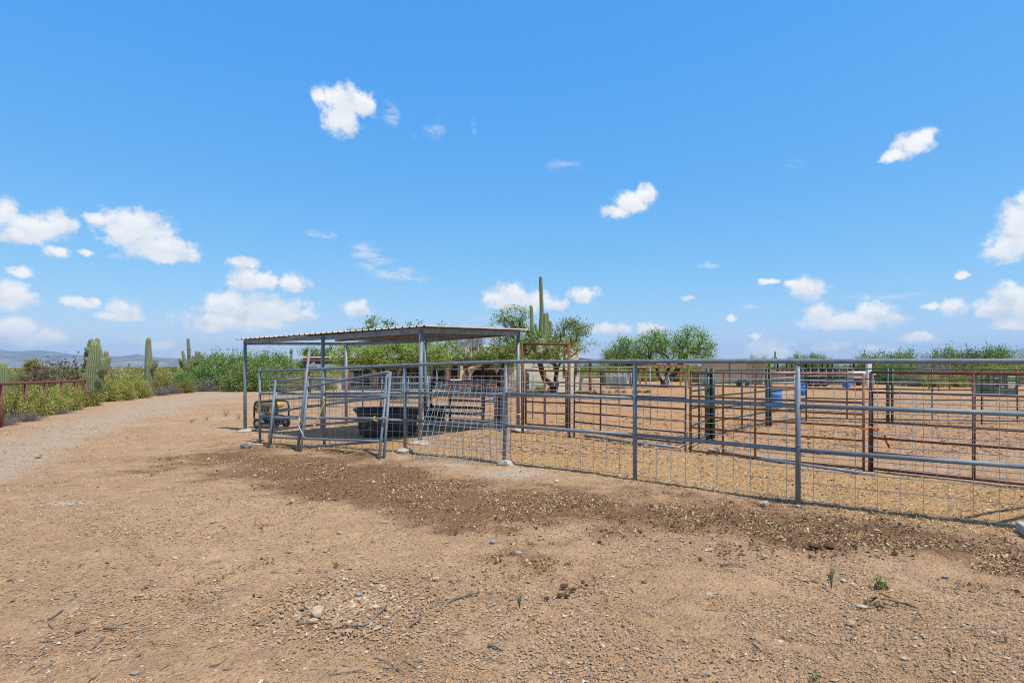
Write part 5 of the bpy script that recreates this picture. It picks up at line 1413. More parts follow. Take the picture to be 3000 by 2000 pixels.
tree('mesquite_tree', 'green tree filling the gap between the grey bush and the tall saguaro', 'tree', onz(1450, 30.5), [blob(1450, 1030, 60, 36, 30.5), blob(1420, 1055, 40, 22, 30.5), blob(1495, 1050, 40, 26, 30.5)], 120, 66, 'green', .09, .12, 16, spread=.2)
# pair beyond the corral
Z = 44
tree('mesquite_tree', 'bushy dark green tree with a ladder against its black trunk', 'tree', gp(1945, 1134), [blob(1905, 1010, 55, 38, Z), blob(1960, 1000, 60, 34, Z), blob(2020, 1000, 66, 40, Z), blob(2065, 1025, 40, 34, Z), blob(1985, 1040, 90, 28, Z), blob(1905, 975, 20, 14, Z), blob(2040, 975, 30, 20, Z), blob(1880, 1045, 40, 34, Z)], 250, 52, 'green', .125, .26, 17, spread=.26, forks=[at(1925, 1080, Z), at(1960, 1078, Z), at(1990, 1075, Z)])
Z = 47
tree('mesquite_tree', 'rounded bright green tree beside the laddered one', 'tree', onz(1850, Z), [blob(1820, 1040, 52, 40, Z), blob(1860, 1040, 50, 46, Z), blob(1800, 1050, 36, 30, Z), blob(1830, 1000, 24, 20, Z), blob(1880, 1060, 50, 32, Z)], 210, 60, 'green', .135, .22, 18, spread=.28, fork_h=.3)

# ------------------------------------------------------------------ bushes: a few kinds, many plants
def bush_kind(kind, seed, ntips, leafn, leaf, spread, bark='twig', asp=.45, low=.12, vase=.6):
    rg = np.random.default_rng(seed)
    d = rg.normal(0, 1, (ntips, 3)); d[:, 2] = np.abs(d[:, 2]) * vase + low; d /= np.linalg.norm(d, axis=1)[:, None]
    r = .45 + .55 * rg.random(ntips) ** .5
    lump = .75 + .45 * vnoise(d[:, 0] * 2.2 + seed, d[:, 1] * 2.2 + d[:, 2] * 2)
    T = d * (r * lump)[:, None]; T[:, 2] *= 1.05
    mb = MB()
    for t in T[: ntips // 2]:
        p = Vector(t); b = Vector((t[0] * .08, t[1] * .08, -.05)); mid = b.lerp(p, .5) + Vector((0, 0, .05 + .06 * rg.random()))
        mb.tube([b, mid, p], [.016, .011, .005], 4, False)
    st = mb.build('proto', M[bark]).data
    idx = np.repeat(np.arange(ntips), leafn); n = len(idx); bk = rg.random(n) * .55
    cc = T[idx] * (1 - bk * .6)[:, None] + rg.normal(0, spread, (n, 3)); cc[:, 2] = np.abs(cc[:, 2])
    tn = np.clip(rg.random(ntips)[idx] * .6 + rg.random(n) * .4, 0, 1)
    o = leaves('proto', cc, leaf, asp, L[kind], None, tn)
    me = o.data
    for q in [x for x in bpy.data.objects if x.name.startswith('proto')]: bpy.data.objects.remove(q)
    return st, me

KIND = {
 'creosote': [bush_kind('olive', 100 + i, 160, 52, .062, .09, asp=.6, vase=.8) for i in range(3)],
 'green': [bush_kind('blue_green', 110 + i, 190, 60, .058, .09, asp=.6, vase=.8) for i in range(3)],
 'lime': [bush_kind('green', 120 + i, 190, 60, .058, .09, asp=.6, vase=.8) for i in range(2)],
 'dry': [bush_kind('grey', 130 + i, 150, 30, .10, .09, 'dead_twig', .10) for i in range(2)],
 'brown': [bush_kind('brown', 140, 140, 20, .07, .07, 'dead_twig', .5)],
 'yellow': [bush_kind('yellow', 150, 150, 30, .06, .08)],
}
NB = {}
LAB = {'creosote': ('creosote_bush', 'yellow green creosote bush', 'shrub'), 'green': ('desert_shrub', 'dense green desert bush', 'shrub'), 'lime': ('desert_shrub', 'bright green desert bush', 'shrub'), 'dry': ('dry_shrub', 'bare grey dried out bush', 'shrub'), 'brown': ('dead_shrub', 'reddish brown dead bush', 'shrub'), 'yellow': ('desert_shrub', 'yellow flowering low bush', 'shrub')}
def bush(kind, px, py_base, wpx, py_top, where, group, Z=None):
    b = gp(px, py_base) if Z is None else onz(px, Z); kk = b.y / F
    if Z is None:                     # the front edge of the bush, not its middle, stands at the photo point
        y0 = b.y
        for _ in range(3):
            q = at(px, py_top, b.y).z - g1(b.x, b.y); b = onz(px, y0 + .85 * max(wpx * b.y / F / 2, q * .7)); kk = b.y / F
    st, lf = random.choice(KIND[kind]); nm, lb, ct = LAB[kind]
    root = bpy.data.objects.new(nm, None); COL.objects.link(root); root.location = b
    top = at(px, py_top, b.y).z - b.z
    rw = max(wpx * kk / 2 * .95, top * .7)
    root.scale = (rw * random.uniform(.9, 1.1), rw * random.uniform(.9, 1.1), max(.2, top) * .95); root.rotation_euler.z = random.uniform(0, 6.28)
    tag(root, (lb + ' ' + where)[:200], ct, group)
    for nm2, me in (('stem', st), ('foliage', lf)):
        o = bpy.data.objects.new(nm2, me); COL.objects.link(o); o.parent = root
    return root
G1 = 'bushes beyond the rusty rail fence'
W1 = 'growing just beyond the rusty rail fence'
# (a few more stand just outside the picture)
for kd, x, y, w, t in [('creosote', 30, 1236, 110, 1140), ('creosote', 92, 1222, 110, 1132), ('creosote', 150, 1213, 90, 1134), ('creosote', 198, 1204, 80, 1130), ('dry', 60, 1238, 130, 1195), ('dry', 160, 1215, 100, 1188), ('creosote', 240, 1192, 80, 1125), ('creosote', -60, 1250, 130, 1140), ('dry', 5, 1250, 120, 1205), ('creosote', -170, 1262, 150, 1140), ('green', -260, 1240, 160, 1110), ('creosote', -380, 1270, 170, 1140), ('creosote', -520, 1270, 200, 1130), ('green', -130, 1190, 140, 1090),
                       ('creosote', 45, 1195, 110, 1118), ('creosote', 120, 1188, 110, 1115), ('creosote', 190, 1180, 100, 1112)]:
    bush(kd, x, y, w, t, W1, G1)
for kd, x, y, w, t in [('green', 130, 1160, 130, 1068), ('green', 180, 1158, 120, 1064), ('green', 210, 1150, 90, 1075), ('green', 60, 1160, 100, 1092), ('yellow', 55, 1142, 120, 1075), ('yellow', 190, 1162, 70, 1082), ('dry', 30, 1150, 80, 1085), ('creosote', 235, 1150, 70, 1090), ('green', 100, 1145, 90, 1070)]:
    bush(kd, x, y, w, t, 'in the second row behind the rail fence', 'second row of bushes behind the rail fence')
bush('brown', 168, 1120, 92, 1030, 'rising above the green ones behind the rail fence', None, Z=34)
tree('shrub_tree', 'dark olive round topped shrub tree before the far valley', 'tree', onz(95, 36), [blob(95, 1066, 17, 16, 36), blob(85, 1075, 12, 10, 36), blob(106, 1078, 10, 12, 36)], 60, 26, 'olive', .11, .06, 21, spread=.12)
G2 = 'bushes along the far side of the drive'
W2 = 'on the far side of the gravel drive'
for kd, x, y, w, t in [('creosote', 305, 1178, 90, 1108), ('creosote', 350, 1174, 100, 1100), ('creosote', 395, 1168, 90, 1100), ('creosote', 330, 1160, 110, 1092), ('creosote', 400, 1152, 110, 1088), ('dry', 460, 1160, 90, 1128), ('creosote', 470, 1154, 90, 1092), ('creosote', 370, 1140, 120, 1082), ('dry', 345, 1120, 110, 1078), ('creosote', 455, 1140, 120, 1084), ('dry', 500, 1155, 80, 1120)]:
    bush(kd, x, y, w, t, W2, G2)
G3 = 'green bushes lining the drive behind the shelter post'
W3 = 'lining the drive bend'
for kd, x, y, w, t in [('green', 530, 1150, 100, 1082), ('lime', 570, 1146, 110, 1060), ('lime', 610, 1140, 110, 1058), ('creosote', 540, 1152, 70, 1110), ('green', 640, 1134, 110, 1050), ('dry', 665, 1126, 90, 1076), ('dry', 690, 1124, 80, 1085), ('green', 600, 1130, 120, 1040), ('dry', 600, 1148, 110, 1100)]:
    bush(kd, x, y, w, t, W3, G3)
for kd, x, w, t, Z in [('green', 660, 110, 1032, 47), ('green', 700, 90, 1026, 49), ('green', 735, 110, 1030, 48), ('lime', 770, 100, 1034, 47), ('green', 800, 90, 1030, 49), ('green', 830, 80, 1038, 50), ('lime', 750, 90, 1060, 45), ('green', 715, 80, 1055, 45), ('green', 795, 90, 1058, 45), ('green', 870, 70, 1055, 52), ('green', 620, 90, 1030, 52), ('yellow', 870, 60, 1080, 46), ('creosote', 900, 90, 1078, 48), ('creosote', 950, 90, 1082, 46), ('green', 920, 80, 1072, 52), ('creosote', 840, 70, 1084, 45)]:
    bush(kd, x, 0, w, t, 'in the thicket behind the shelter', 'thicket of bushes behind the shelter', Z=Z)
bush('dry', 905 - 75, 1124, 60, 1102, 'pile of cut branches by the drive', None)
G4 = 'bushes beyond the corral'
for kd, x, w, t, Z in [('lime', 2560, 120, 1024, 60), ('green', 2620, 110, 1026, 58), ('lime', 2660, 110, 1028, 62), ('dry', 2715, 100, 1028, 58), ('dry', 2740, 110, 1030, 60), ('green', 2770, 110, 1014, 64), ('brown', 2810, 60, 1016, 66), ('green', 2850, 110, 1016, 62), ('lime', 2895, 100, 1012, 62), ('lime', 2930, 80, 1020, 60), ('yellow', 2995, 60, 1030, 62), ('creosote', 2900, 110, 1058, 54), ('creosote', 2840, 110, 1062, 52), ('yellow', 2790, 110, 1066, 54), ('green', 2640, 110, 1060, 52), ('green', 2590, 100, 1055, 54), ('dry', 2700, 100, 1066, 52), ('dry', 2760, 90, 1070, 50), ('creosote', 2960, 110, 1062, 53), ('green', 3010, 110, 1055, 55), ('dry', 2670, 110, 1085, 48), ('creosote', 2730, 90, 1090, 47), ('creosote', 2800, 90, 1092, 47), ('creosote', 2870, 90, 1090, 47), ('green', 2950, 100, 1080, 50), ('green', 2540, 90, 1068, 56), ('lime', 2480, 100, 1072, 62), ('green', 2420, 100, 1072, 62), ('lime', 2360, 90, 1070, 62), ('lime', 2300, 90, 1070, 64), ('lime', 2250, 60, 1070, 64), ('green', 2340, 70, 1034, 85), ('green', 2385, 80, 1032, 85), ('creosote', 2218, 30, 1038, 80), ('green', 2400, 40, 1036, 80)]:
    bush(kd, x, 0, w, t, 'beyond the corral dirt', G4, Z=Z)
G5 = 'bushes behind the stucco house'
for kd, x, w, t, Z in [('lime', 1715, 60, 1066, 62), ('green', 1760, 90, 1060, 66), ('lime', 1700, 50, 1072, 58), ('creosote', 1740, 80, 1080, 56), ('green', 1770, 50, 1078, 54), ('green', 2080, 90, 1070, 66), ('lime', 2110, 60, 1074, 60), ('creosote', 2050, 90, 1080, 58), ('creosote', 1900, 90, 1078, 62), ('creosote', 1985, 80, 1080, 60), ('green', 2010, 80, 1068, 70)]:
    bush(kd, x, 0, w, t, 'behind the house and its trees', G5, Z=Z)
for kd, x, w, t, y, lb in [('lime', 1580, 44, 1128, 1151, 'low against the stucco wall'), ('green', 1610, 26, 1132, 1153, 'at the foot of the forked trunk'), ('dry', 1560, 40, 1130, 1152, 'against the stucco wall by the niche')]:
    bush(kd, x, y, w, t, lb, None)
for x in range(1700, 1900, 22):
    bush(random.choice(['creosote', 'lime']), x + random.uniform(-6, 6), 1151, random.uniform(14, 30), 1141, 'low weed strip along the house yard', 'low weeds along the house yard')

# far scrub reading as one mass
def scrub():
    n = 4800
    az = RNG.uniform(-1.2, 1.2, n); r = 62 * (900 / 62.) ** (RNG.random(n) ** .8)
    lf = az < -.25
    x = r * np.sin(az); y = r * np.cos(az); z = gz(x, y)
    hgt = RNG.uniform(.5, 1.15, n) * np.where(r < 120, 1., 1.3); wd = RNG.uniform(.9, 2., n)
    per = 46; N_ = n * per
    c = RNG.normal(0, 1, (n, per, 3)); c /= np.linalg.norm(c, axis=2)[..., None]; c[..., 2] = np.abs(c[..., 2])
    c = c * (RNG.random((n, per, 1)) ** .4) * np.stack([wd, wd, hgt], -1)[:, None, :] + np.stack([x, y, z], -1)[:, None, :]
    c = c.reshape(-1, 3)
    t = np.clip(np.repeat(RNG.random(n), per) * .6 + RNG.random(N_) * .4, 0, 1)
    sz = np.repeat(.16 + r / 420, per)
    u = RNG.normal(0, 1, (N_, 3)); u /= np.linalg.norm(u, axis=1)[:, None]; w = RNG.normal(0, 1, (N_, 3)); w -= u * (u * w).sum(1)[:, None]; w /= np.linalg.norm(w, axis=1)[:, None]
    u *= (sz / 2)[:, None]; w *= (sz * .3)[:, None]
    v = np.stack([c - u, c - w, c + u, c + w], 1).reshape(-1, 3)
    o = np_mesh('desert_scrub', v, np.arange(4 * N_).reshape(N_, 4), L['olive'], {'tint': np.repeat(t, 4)})
    tag(o, 'low olive desert scrub covering the plain as far as the hills', 'scrub', kind='stuff')
scrub()

# ------------------------------------------------------------------ stucco house
def house():
    Z = 34.; root = thing('stucco_house', onz(1560, Z), 'pale green stucco desert house with red brown porches and an arched entry', 'house')
    X = lambda px, z=Z: (px - CX) * z / F
    gnd = g1(0, Z) - .3
    def wall(nm, px0, px1, top, z0, depth, mat='stucco', bottom=None, zz=None):
        x0, x1 = X(px0, z0), X(px1, z0); t = at(0, top, z0).z; b = gnd if bottom is None else at(0, bottom, z0).z
        return MB().rbox(((x0 + x1) / 2, z0 + depth / 2, (t + b) / 2), (x1 - x0, depth, t - b), 0, .03).build(nm, M[mat], root)
    wall('wall', 1505, 1697, 992, Z, 6.)                # tall block
    wall('wall', 1345, 1700, 1012, Z + 2.2, 5.5)
    # niche and slit windows
    def arch_panel(nm, px0, px1, top, bot, z0, mat, par=root, d=.06):
        x0, x1 = X(px0, z0), X(px1, z0); cx = (x0 + x1) / 2; r = (x1 - x0) / 2; zt = at(0, top, z0).z - r; zb = at(0, bot, z0).z
        pts = [(x0, zb), (x1, zb)] + [(cx + r * math.cos(a), zt + r * math.sin(a)) for a in np.linspace(0, math.pi, 15)]
        n = len(pts); mb = MB(); mb.add([(p[0], z0, p[1]) for p in pts] + [(p[0], z0 + d, p[1]) for p in pts], [tuple(range(n))] + [(i, i + n, (i + 1) % n + n, (i + 1) % n) for i in range(n)])
        return mb.build(nm, M[mat], par, root['_o'])
    arch_panel('niche', 1541, 1550, 1092, 1142, Z - .05, 'gunmetal')
    for px0, px1, t, bt in ((1622, 1636, 1068, 1083), (1650, 1656, 1068, 1104), (1684, 1690, 1062, 1103)):
        w = wall('window', px0, px1, t, Z - .06, .1, 'gunmetal', bt)
    # arched entry: pink stucco front with a round opening and an orange vault behind
    z0 = 30.5; ax, ar = X(1419, z0), 40 * z0 / F
    x0, x1 = X(1370, z0), X(1512, z0); zt = at(0, 1067, z0).z; zb = gnd; zs = at(0, 1113, z0).z
    mb = MB(); m = 20
    arc = [(ax + ar * math.cos(a), zs + ar * math.sin(a)) for a in np.linspace(0, math.pi, m)]
    R2 = (1512 - 1370) * z0 / F / 2; c2 = X(1441, z0)
    outr = [(min(x1, max(x0, c2 + R2 * 1.0 * math.cos(a))), zs - .1 + (zt - zs + .1) * math.sin(a) ** .8) for a in np.linspace(0, math.pi, m)]
    for d in (0, .35): mb.add([(p[0], z0 + d, p[1]) for p in arc] + [(p[0], z0 + d, p[1]) for p in outr], [(i, i + 1, m + i + 1, m + i) for i in range(m - 1)])
    mb.add([(p[0], z0 + d, p[1]) for d in (0, .35) for p in arc], [(i, i + 1, m + i + 1, m + i) for i in range(m - 1)])
    mb.add([(p[0], z0 + d, p[1]) for d in (0, .35) for p in outr], [(i + 1, i, m + i, m + i + 1) for i in range(m - 1)])
    for a_, b_ in ((arc[0][0], outr[0][0]), (outr[-1][0], arc[-1][0])):
        mb.box(((a_ + b_) / 2, z0 + .175, (zs - .05 + zb) / 2), (abs(b_ - a_), .35, zs - .05 - zb))
    mb.build('arched_entry', M['stucco_pink'], root)
    v = MB(); L0 = [(p[0], z0 + .36, p[1]) for p in arc]; L1 = [(p[0] - .9, z0 + 3., p[1]) for p in arc]
    v.add(L0 + L1, [(i, m + i, m + i + 1, i + 1) for i in range(m - 1)], True)
    for s in (0, m - 1):
        a0, a1 = L0[s], L1[s]; v.add([a0, a1, (a1[0], a1[1], zb), (a0[0], a0[1], zb)], [(0, 1, 2, 3)])
    v.add([(L1[0][0], L1[0][1], zb), (L1[-1][0], L1[-1][1], zb)] + [(p[0], p[1], p[2]) for p in reversed(L1)], [tuple(range(m + 2))])
    v.build('vault', M['vault'], root)
    # long porch
    zf, zk = 33.2, 36.2
    wall('back_wall', 1000, 1392, 1062, zk, .3)
    for a_, b_, t in ((1020, 1085, 1083), (1110, 1150, 1083), (1190, 1240, 1078), (1262, 1302, 1070), (1322, 1340, 1070), (1362, 1392, 1070)):
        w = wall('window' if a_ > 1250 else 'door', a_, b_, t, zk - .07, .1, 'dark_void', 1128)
    for x_ in (893, 1020, 1096, 1311): 
        p = X(x_, zf); t = at(0, 1058, zf).z; MB().tube([(p, zf, gnd), (p, zf, t)], .10, 8).build('porch_post', M['redwood'], root)
    xa, xb = X(892, zf), X(1395, zf); t = at(0, 1047, zf).z
    MB().rbox(((xa + xb) / 2, zf + 1.4, t + .02), (xb - xa + .1, 3.4, .06), 0, .01).build('porch_roof', M['white_paint'], root)
    MB().rbox(((xa + xb) / 2, zf - .22, t - .12), (xb - xa, .07, .19), 0, .01).build('fascia', M['redwood'], root)
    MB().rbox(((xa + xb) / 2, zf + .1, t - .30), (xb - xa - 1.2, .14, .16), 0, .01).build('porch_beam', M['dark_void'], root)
    MB().rbox(((X(1000, zf) + xb) / 2, zf + 1.2, gnd + .2), (xb - X(1000, zf), 3.2, .5), 0, .02).build('porch_floor', M['concrete'], root)
    wall('wall', 1012, 1034, 1088, zf + .2, .25, 'stucco', 1118)
    wall('parapet', 1318, 1402, 1112, zf - .5, .25, 'stucco', 1120)
    wall('pillar', 1347, 1356, 1068, zf - .3, .3, 'stucco')
    # porch on the other flank
    xa, xb = X(1697), X(1742); t = at(0, 1048, Z).z; t2 = at(0, 1053, Z).z
    mb = MB(); mb.add([(xa, Z - .3, t - .09), (xb, Z - .3, t2 - .07), (xb, Z + 4, t2 - .07), (xa, Z + 4, t - .09), (xa, Z - .3, t), (xb, Z - .3, t2), (xb, Z + 4, t2), (xa, Z + 4, t)], [(3, 2, 1, 0), (4, 5, 6, 7), (0, 1, 5, 4), (1, 2, 6, 5), (2, 3, 7, 6), (3, 0, 4, 7)])
    mb.build('porch_roof', M['redwood'], root)
    p = X(1729); MB().tube([(p, Z, gnd), (p, Z, t2 - .08)], .09, 8).build('porch_post', M['redwood'], root)
house()
def low_wall():
    b = onz(1715, 36); o = MB().rbox(b + Vector((.35, 0, .35)), (1.3, .25, .9), 0, .04).build('garden_wall', M['stucco_pink'], None, b); tag(o, 'low pinkish garden wall by the porch post of the house', 'wall')
low_wall()

# ------------------------------------------------------------------ shed, long barn shade and things about them
def shed():
    Zs = 50.; root = thing('metal_shed', onz(2160, Zs), 'beige corrugated metal shed standing beyond the round pen', 'shed')
    X = lambda px, z=Zs: (px - CX) * z / F
    def ribbed(a, b, zt0, zt1, zb, nm):
        a, b = Vector(a), Vector(b); L_ = (b - a).length; d = (b - a) / L_; n = Vector((d.y, -d.x, 0)); k = int(L_ / .22); pts = []
        for i in range(k):
            for f, h in ((0, 0), (.45, 0), (.55, .035), (.9, .035)): pts.append(((i + f) / k, h))
        pts.append((1, 0)); vs = []
        for zz in (0, 1):
            for t, h in pts:
                p = a.lerp(b, t) + n * h; vs.append((p.x, p.y, (zt0 * (1 - t) + zt1 * t) if zz else zb))
        w = len(pts); return MB().add(vs, [(i, i + 1, w + i + 1, w + i) for i in range(w - 1)]).build(nm, M['shed_metal'], root)
    gb = g1(20, Zs) - .1; t0 = at(0, 1062, Zs).z; t1 = at(0, 1059, Zs).z
    A = (X(2083), Zs, 0); B = (X(2190), Zs, 0); Cc = (X(2240), Zs + 3.2, 0); Cc = (X(2240, Zs + 3.2), Zs + 3.2, 0); D = (X(2083) + .2, Zs + 3.2, 0)
    ribbed(A, B, t0, t1, gb, 'wall'); ribbed(B, Cc, t1, t0, gb, 'wall'); ribbed(Cc, D, t0, t0, gb, 'wall'); ribbed(D, A, t0, t0, gb, 'wall')
    MB().rbox(((A[0] + Cc[0]) / 2 + .1, Zs + 1.5, t1 + .06), (Cc[0] - A[0] + .6, 4.3, .08), 0, .02).build('roof', M['white_paint'], root)
    p = Vector(B).lerp(Vector(Cc), .35); d = (Vector(Cc) - Vector(B)).normalized(); n = Vector((d.y, -d.x, 0))
    MB().rbox(p + n * .06 + Vector((0, 0, gb + 1.0)), (.9, .06, 1.9), math.atan2(d.y, d.x), .01).build('door', M['pale_pipe'], root)
    MB().box((X(2136), Zs - .05, (t0 + gb) / 2), (.05, .05, t0 - gb)).build('trim', M['rust_red'], root)
    for px in (2083, 2190): MB().box((X(px), Zs - .05, (t0 + gb) / 2), (.09, .07, t0 - gb)).build('trim', M['concrete'], root)
shed()
def barn():
    Zb = 56.; root = thing('barn_shade', onz(2400, Zb), 'long open barn shade with a pale flat roof on thin posts', 'shelter')
    X = lambda px, z=Zb: (px - CX) * z / F
    t = at(0, 1066, Zb).z
    MB().rbox(((X(2195) + X(2584)) / 2, Zb + 3, t + .22), (X(2584) - X(2195), 7.2, .1), 0, .02).build('roof', M['white_paint'], root)
    MB().rbox(((X(2195) + X(2584)) / 2, Zb - .55, t + .14), (X(2584) - X(2195), .08, .17), 0, .02).build('fascia', M['cream'], root)
    for px in (2253, 2278, 2304, 2320, 2362, 2380, 2409, 2425, 2438, 2491, 2501, 2568):
        dz = random.choice([0, 0, 3, 6]); zz = Zb - .3 + dz; p = X(px, zz); MB().tube([(p, zz, g1(p, zz) - .1), (p, zz, t + .2)], .09 if px in (2362, 2278) else .06, 8).build('post', M['dark_pipe'], root)
barn()
b = onz(2545, 48); o = MB().rbox(b + Vector((0, 0, 1.0)), (.38, .3, 2.2), 0, .03).build('white_post', M['white_paint'], None, b); tag(o, 'stout white post before the end of the barn shade', 'post')
GPEN = 'pipe panels of the far pens under the barn shade'
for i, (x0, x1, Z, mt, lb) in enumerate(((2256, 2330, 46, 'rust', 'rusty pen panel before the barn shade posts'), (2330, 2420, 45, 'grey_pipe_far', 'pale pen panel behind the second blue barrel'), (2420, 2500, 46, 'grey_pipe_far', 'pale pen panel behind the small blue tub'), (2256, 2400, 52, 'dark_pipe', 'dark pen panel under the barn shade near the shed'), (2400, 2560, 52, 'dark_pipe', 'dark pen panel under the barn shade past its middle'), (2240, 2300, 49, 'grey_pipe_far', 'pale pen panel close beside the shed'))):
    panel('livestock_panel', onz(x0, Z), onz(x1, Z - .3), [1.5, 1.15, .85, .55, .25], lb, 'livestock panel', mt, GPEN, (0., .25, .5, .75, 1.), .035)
def cart():
    b = onz(2393, 47); root = thing('farm_cart', b, 'low orange red farm cart parked in the far pens', 'cart')
    MB().rbox(b + Vector((0, 0, .95)), (.95, .8, .28), 0, .05).build('body', M['tractor_red'], root)
    MB().rbox(b + Vector((.1, 0, .62)), (1.3, .5, .10), 0, .03).build('chassis', M['dark_pipe'], root)
    for dx in (-.35, .4):
        for dy in (-.45, .45):
            R = Vector((0, 1, 0)).to_track_quat('Z', 'Y').to_matrix(); MB().lathe([(0, -.06), (.3, -.08), (.34, -.05), (.34, .05), (.3, .08), (0, .06)], b + Vector((dx, dy, .34)), 16, axis=R).build('wheel', M['rubber'], root)
    MB().tube([b + Vector((.5, 0, .62)), b + Vector((1.1, 0, .5))], .04, 8).build('hitch', M['dark_pipe'], root)
cart()
b = onz(2440, 48.5); root = thing('water_trough', b, 'dark long trough lying in the shade of the barn', 'trough')
MB().rbox(b + Vector((0, 0, .35)), (1.5, .7, .5), 0, .06).build('basin', M['black_plastic'], root); MB().tube([b + Vector((-.75, -.36, .6)), b + Vector((.75, -.36, .6))], .05, 8).build('rim', M['gunmetal'], root)
def trailer():
    b = onz(2520, 50); root = thing('white_trailer', b, 'low white topped trailer parked past the barn shade', 'trailer')
    MB().rbox(b + Vector((0, 0, 1.05)), (2.1, 1.2, .34), 0, .08).build('box', M['white_paint'], root)
    MB().rbox(b + Vector((-.5, 0, .72)), (1.0, 1.1, .45), 0, .05).build('lower_panel', M['pale_pipe'], root)
    for dx in (.25, .75): MB().tube([b + Vector((dx, -.5, .95)), b + Vector((dx + .18, -.5, .05))], .06, 8).build('leg', M['white_paint'], root)
    R = Vector((0, 1, 0)).to_track_quat('Z', 'Y').to_matrix()
    MB().lathe([(0, -.06), (.28, -.08), (.32, -.05), (.32, .05), (.28, .08), (0, .06)], b + Vector((-.5, -.6, .32)), 16, axis=R).build('wheel', M['rubber'], root)
trailer()
def barrow(px, py, k_, mat, label, flip=1):
    b = gp(px, py); s = k_; root = thing('wheelbarrow', b, label, 'wheelbarrow')
    f = flip; vs = [(-.45, -.3, .62), (.5, -.3, .72), (.5, .3, .72), (-.45, .3, .62), (-.2, -.18, .34), (.18, -.18, .34), (.18, .18, .34), (-.2, .18, .34)]
    MB().add([b + Vector((x * s * f, y * s, z * s)) for x, y, z in vs], [(4, 5, 6, 7), (0, 1, 5, 4), (1, 2, 6, 5), (2, 3, 7, 6), (3, 0, 4, 7)]).build('tray', M[mat], root)
    for y in (-.22, .22):
        MB().tube([b + Vector((-1.0 * s * f, y * s, .58 * s)), b + Vector((-.1 * s * f, y * s, .33 * s)), b + Vector((.62 * s * f, y * .2 * s, .2 * s))], .025 * s, 6).build('handle', M['wood_orange'], root)
        MB().tube([b + Vector((-.3 * s * f, y * s, .38 * s)), b + Vector((-.36 * s * f, y * s, 0))], .02 * s, 6).build('leg', M['dark_pipe'], root)
    R = Vector((0, 1, 0)).to_track_quat('Z', 'Y').to_matrix()
    MB().lathe([(0, -.03), (.17, -.04), (.2, -.02), (.2, .02), (.17, .04), (0, .03)], b + Vector((.62 * s * f, 0, .2 * s)), 14, axis=R).build('wheel', M['rubber'], root)
barrow(2172, 1129, .75, 'barrow_green', 'green wheelbarrow parked against the beige shed')
barrow(2152, 1129, .55, 'barrow_red', 'small red wheelbarrow beside the green one at the shed')
def crate():
    b = onz(2945, 31); root = thing('cattle_crate', b, 'dark green steel cattle crate standing in the corral', 'cattle crate')
    k_ = 31 / F; h = at(0, 1096, 31).z - b.z
    x0, x1, x2 = -33 * k_, 3 * k_, 32 * k_
    for x in (x0, x1 - .05, x1 + .05, x2):
        for y in (0, 1.2): MB().box(b + Vector((x, y, h / 2)), (.07, .07, h)).build('post', M['feeder_green'], root)
    MB().rbox(b + Vector(((x0 + x1) / 2, -.02, h * .22)), (x1 - x0, .05, h * .42), 0, .01).build('side_panel', M['feeder_green'], root)
    MB().rbox(b + Vector(((x1 + x2) / 2, -.02, h * .20)), (x2 - x1 - .1, .05, h * .40), 0, .01).build('side_panel', M['feeder_green'], root)
    MB().rbox(b + Vector(((x0 + x1) / 2, -.02, h * .94)), (x1 - x0, .05, h * .12), 0, .01).build('side_panel', M['feeder_green'], root)
    for q in (.52, .64): MB().rbox(b + Vector(((x0 + x1) / 2 + .1, -.03, h * q)), (x1 - x0 - .25, .05, .06), 0, .01).build('slat', M['feeder_green'], root)
    MB().rbox(b + Vector(((x0 + x1) / 2, .25, h * .6)), (.35, .1, h * .5), 0, .05).build('neck_bar', M['gunmetal'], root)
    for q in (.5, .63, .76, .89, .98): MB().rbox(b + Vector(((x1 + x2) / 2, -.02, h * q)), (x2 - x1 - .1, .05, .05), 0, .01).build('slat', M['pale_pipe'], root)
    MB().rbox(b + Vector((0, 1.2, h * .3)), (x2 - x0, .05, h * .6), 0, .01).build('back_panel', M['feeder_green'], root)
crate()
# rusty corral rails at the edge of the scrub
def rust_line(pts, Z, rails, label, tops, r=.045):
    P = [onz(px, Z) for px in pts]; root = thing('rail_fence', P[0], label, 'fence')
    for p, t in zip(P, tops): MB().tube([p + Vector((0, 0, -.1)), Vector((p.x, p.y, at(0, t, Z).z))], r, 8).build('post', M['rust_orange'], root)
    for y in rails: MB().tube([Vector((p.x, p.y, at(0, y, Z).z)) for p in P], r * .85, 8).build('rail', M['rust'], root)
rust_line([2722, 2782, 2857, 2932, 2976, 3040], 42, [1089], 'rusty high posted corral fence at the edge of the scrub', [1062, 1060, 1086, 1086, 1062, 1086])
rust_line([2750, 2848, 2925], 38, [1104], 'low rusty rail fence in front of the scrub beyond the corral', [1103, 1102, 1102], .035)
rust_line([2978, 3010, 3060], 31, [1106, 1120], 'rusty two rail fence section beside the green cattle crate', [1096, 1096, 1096], .05)
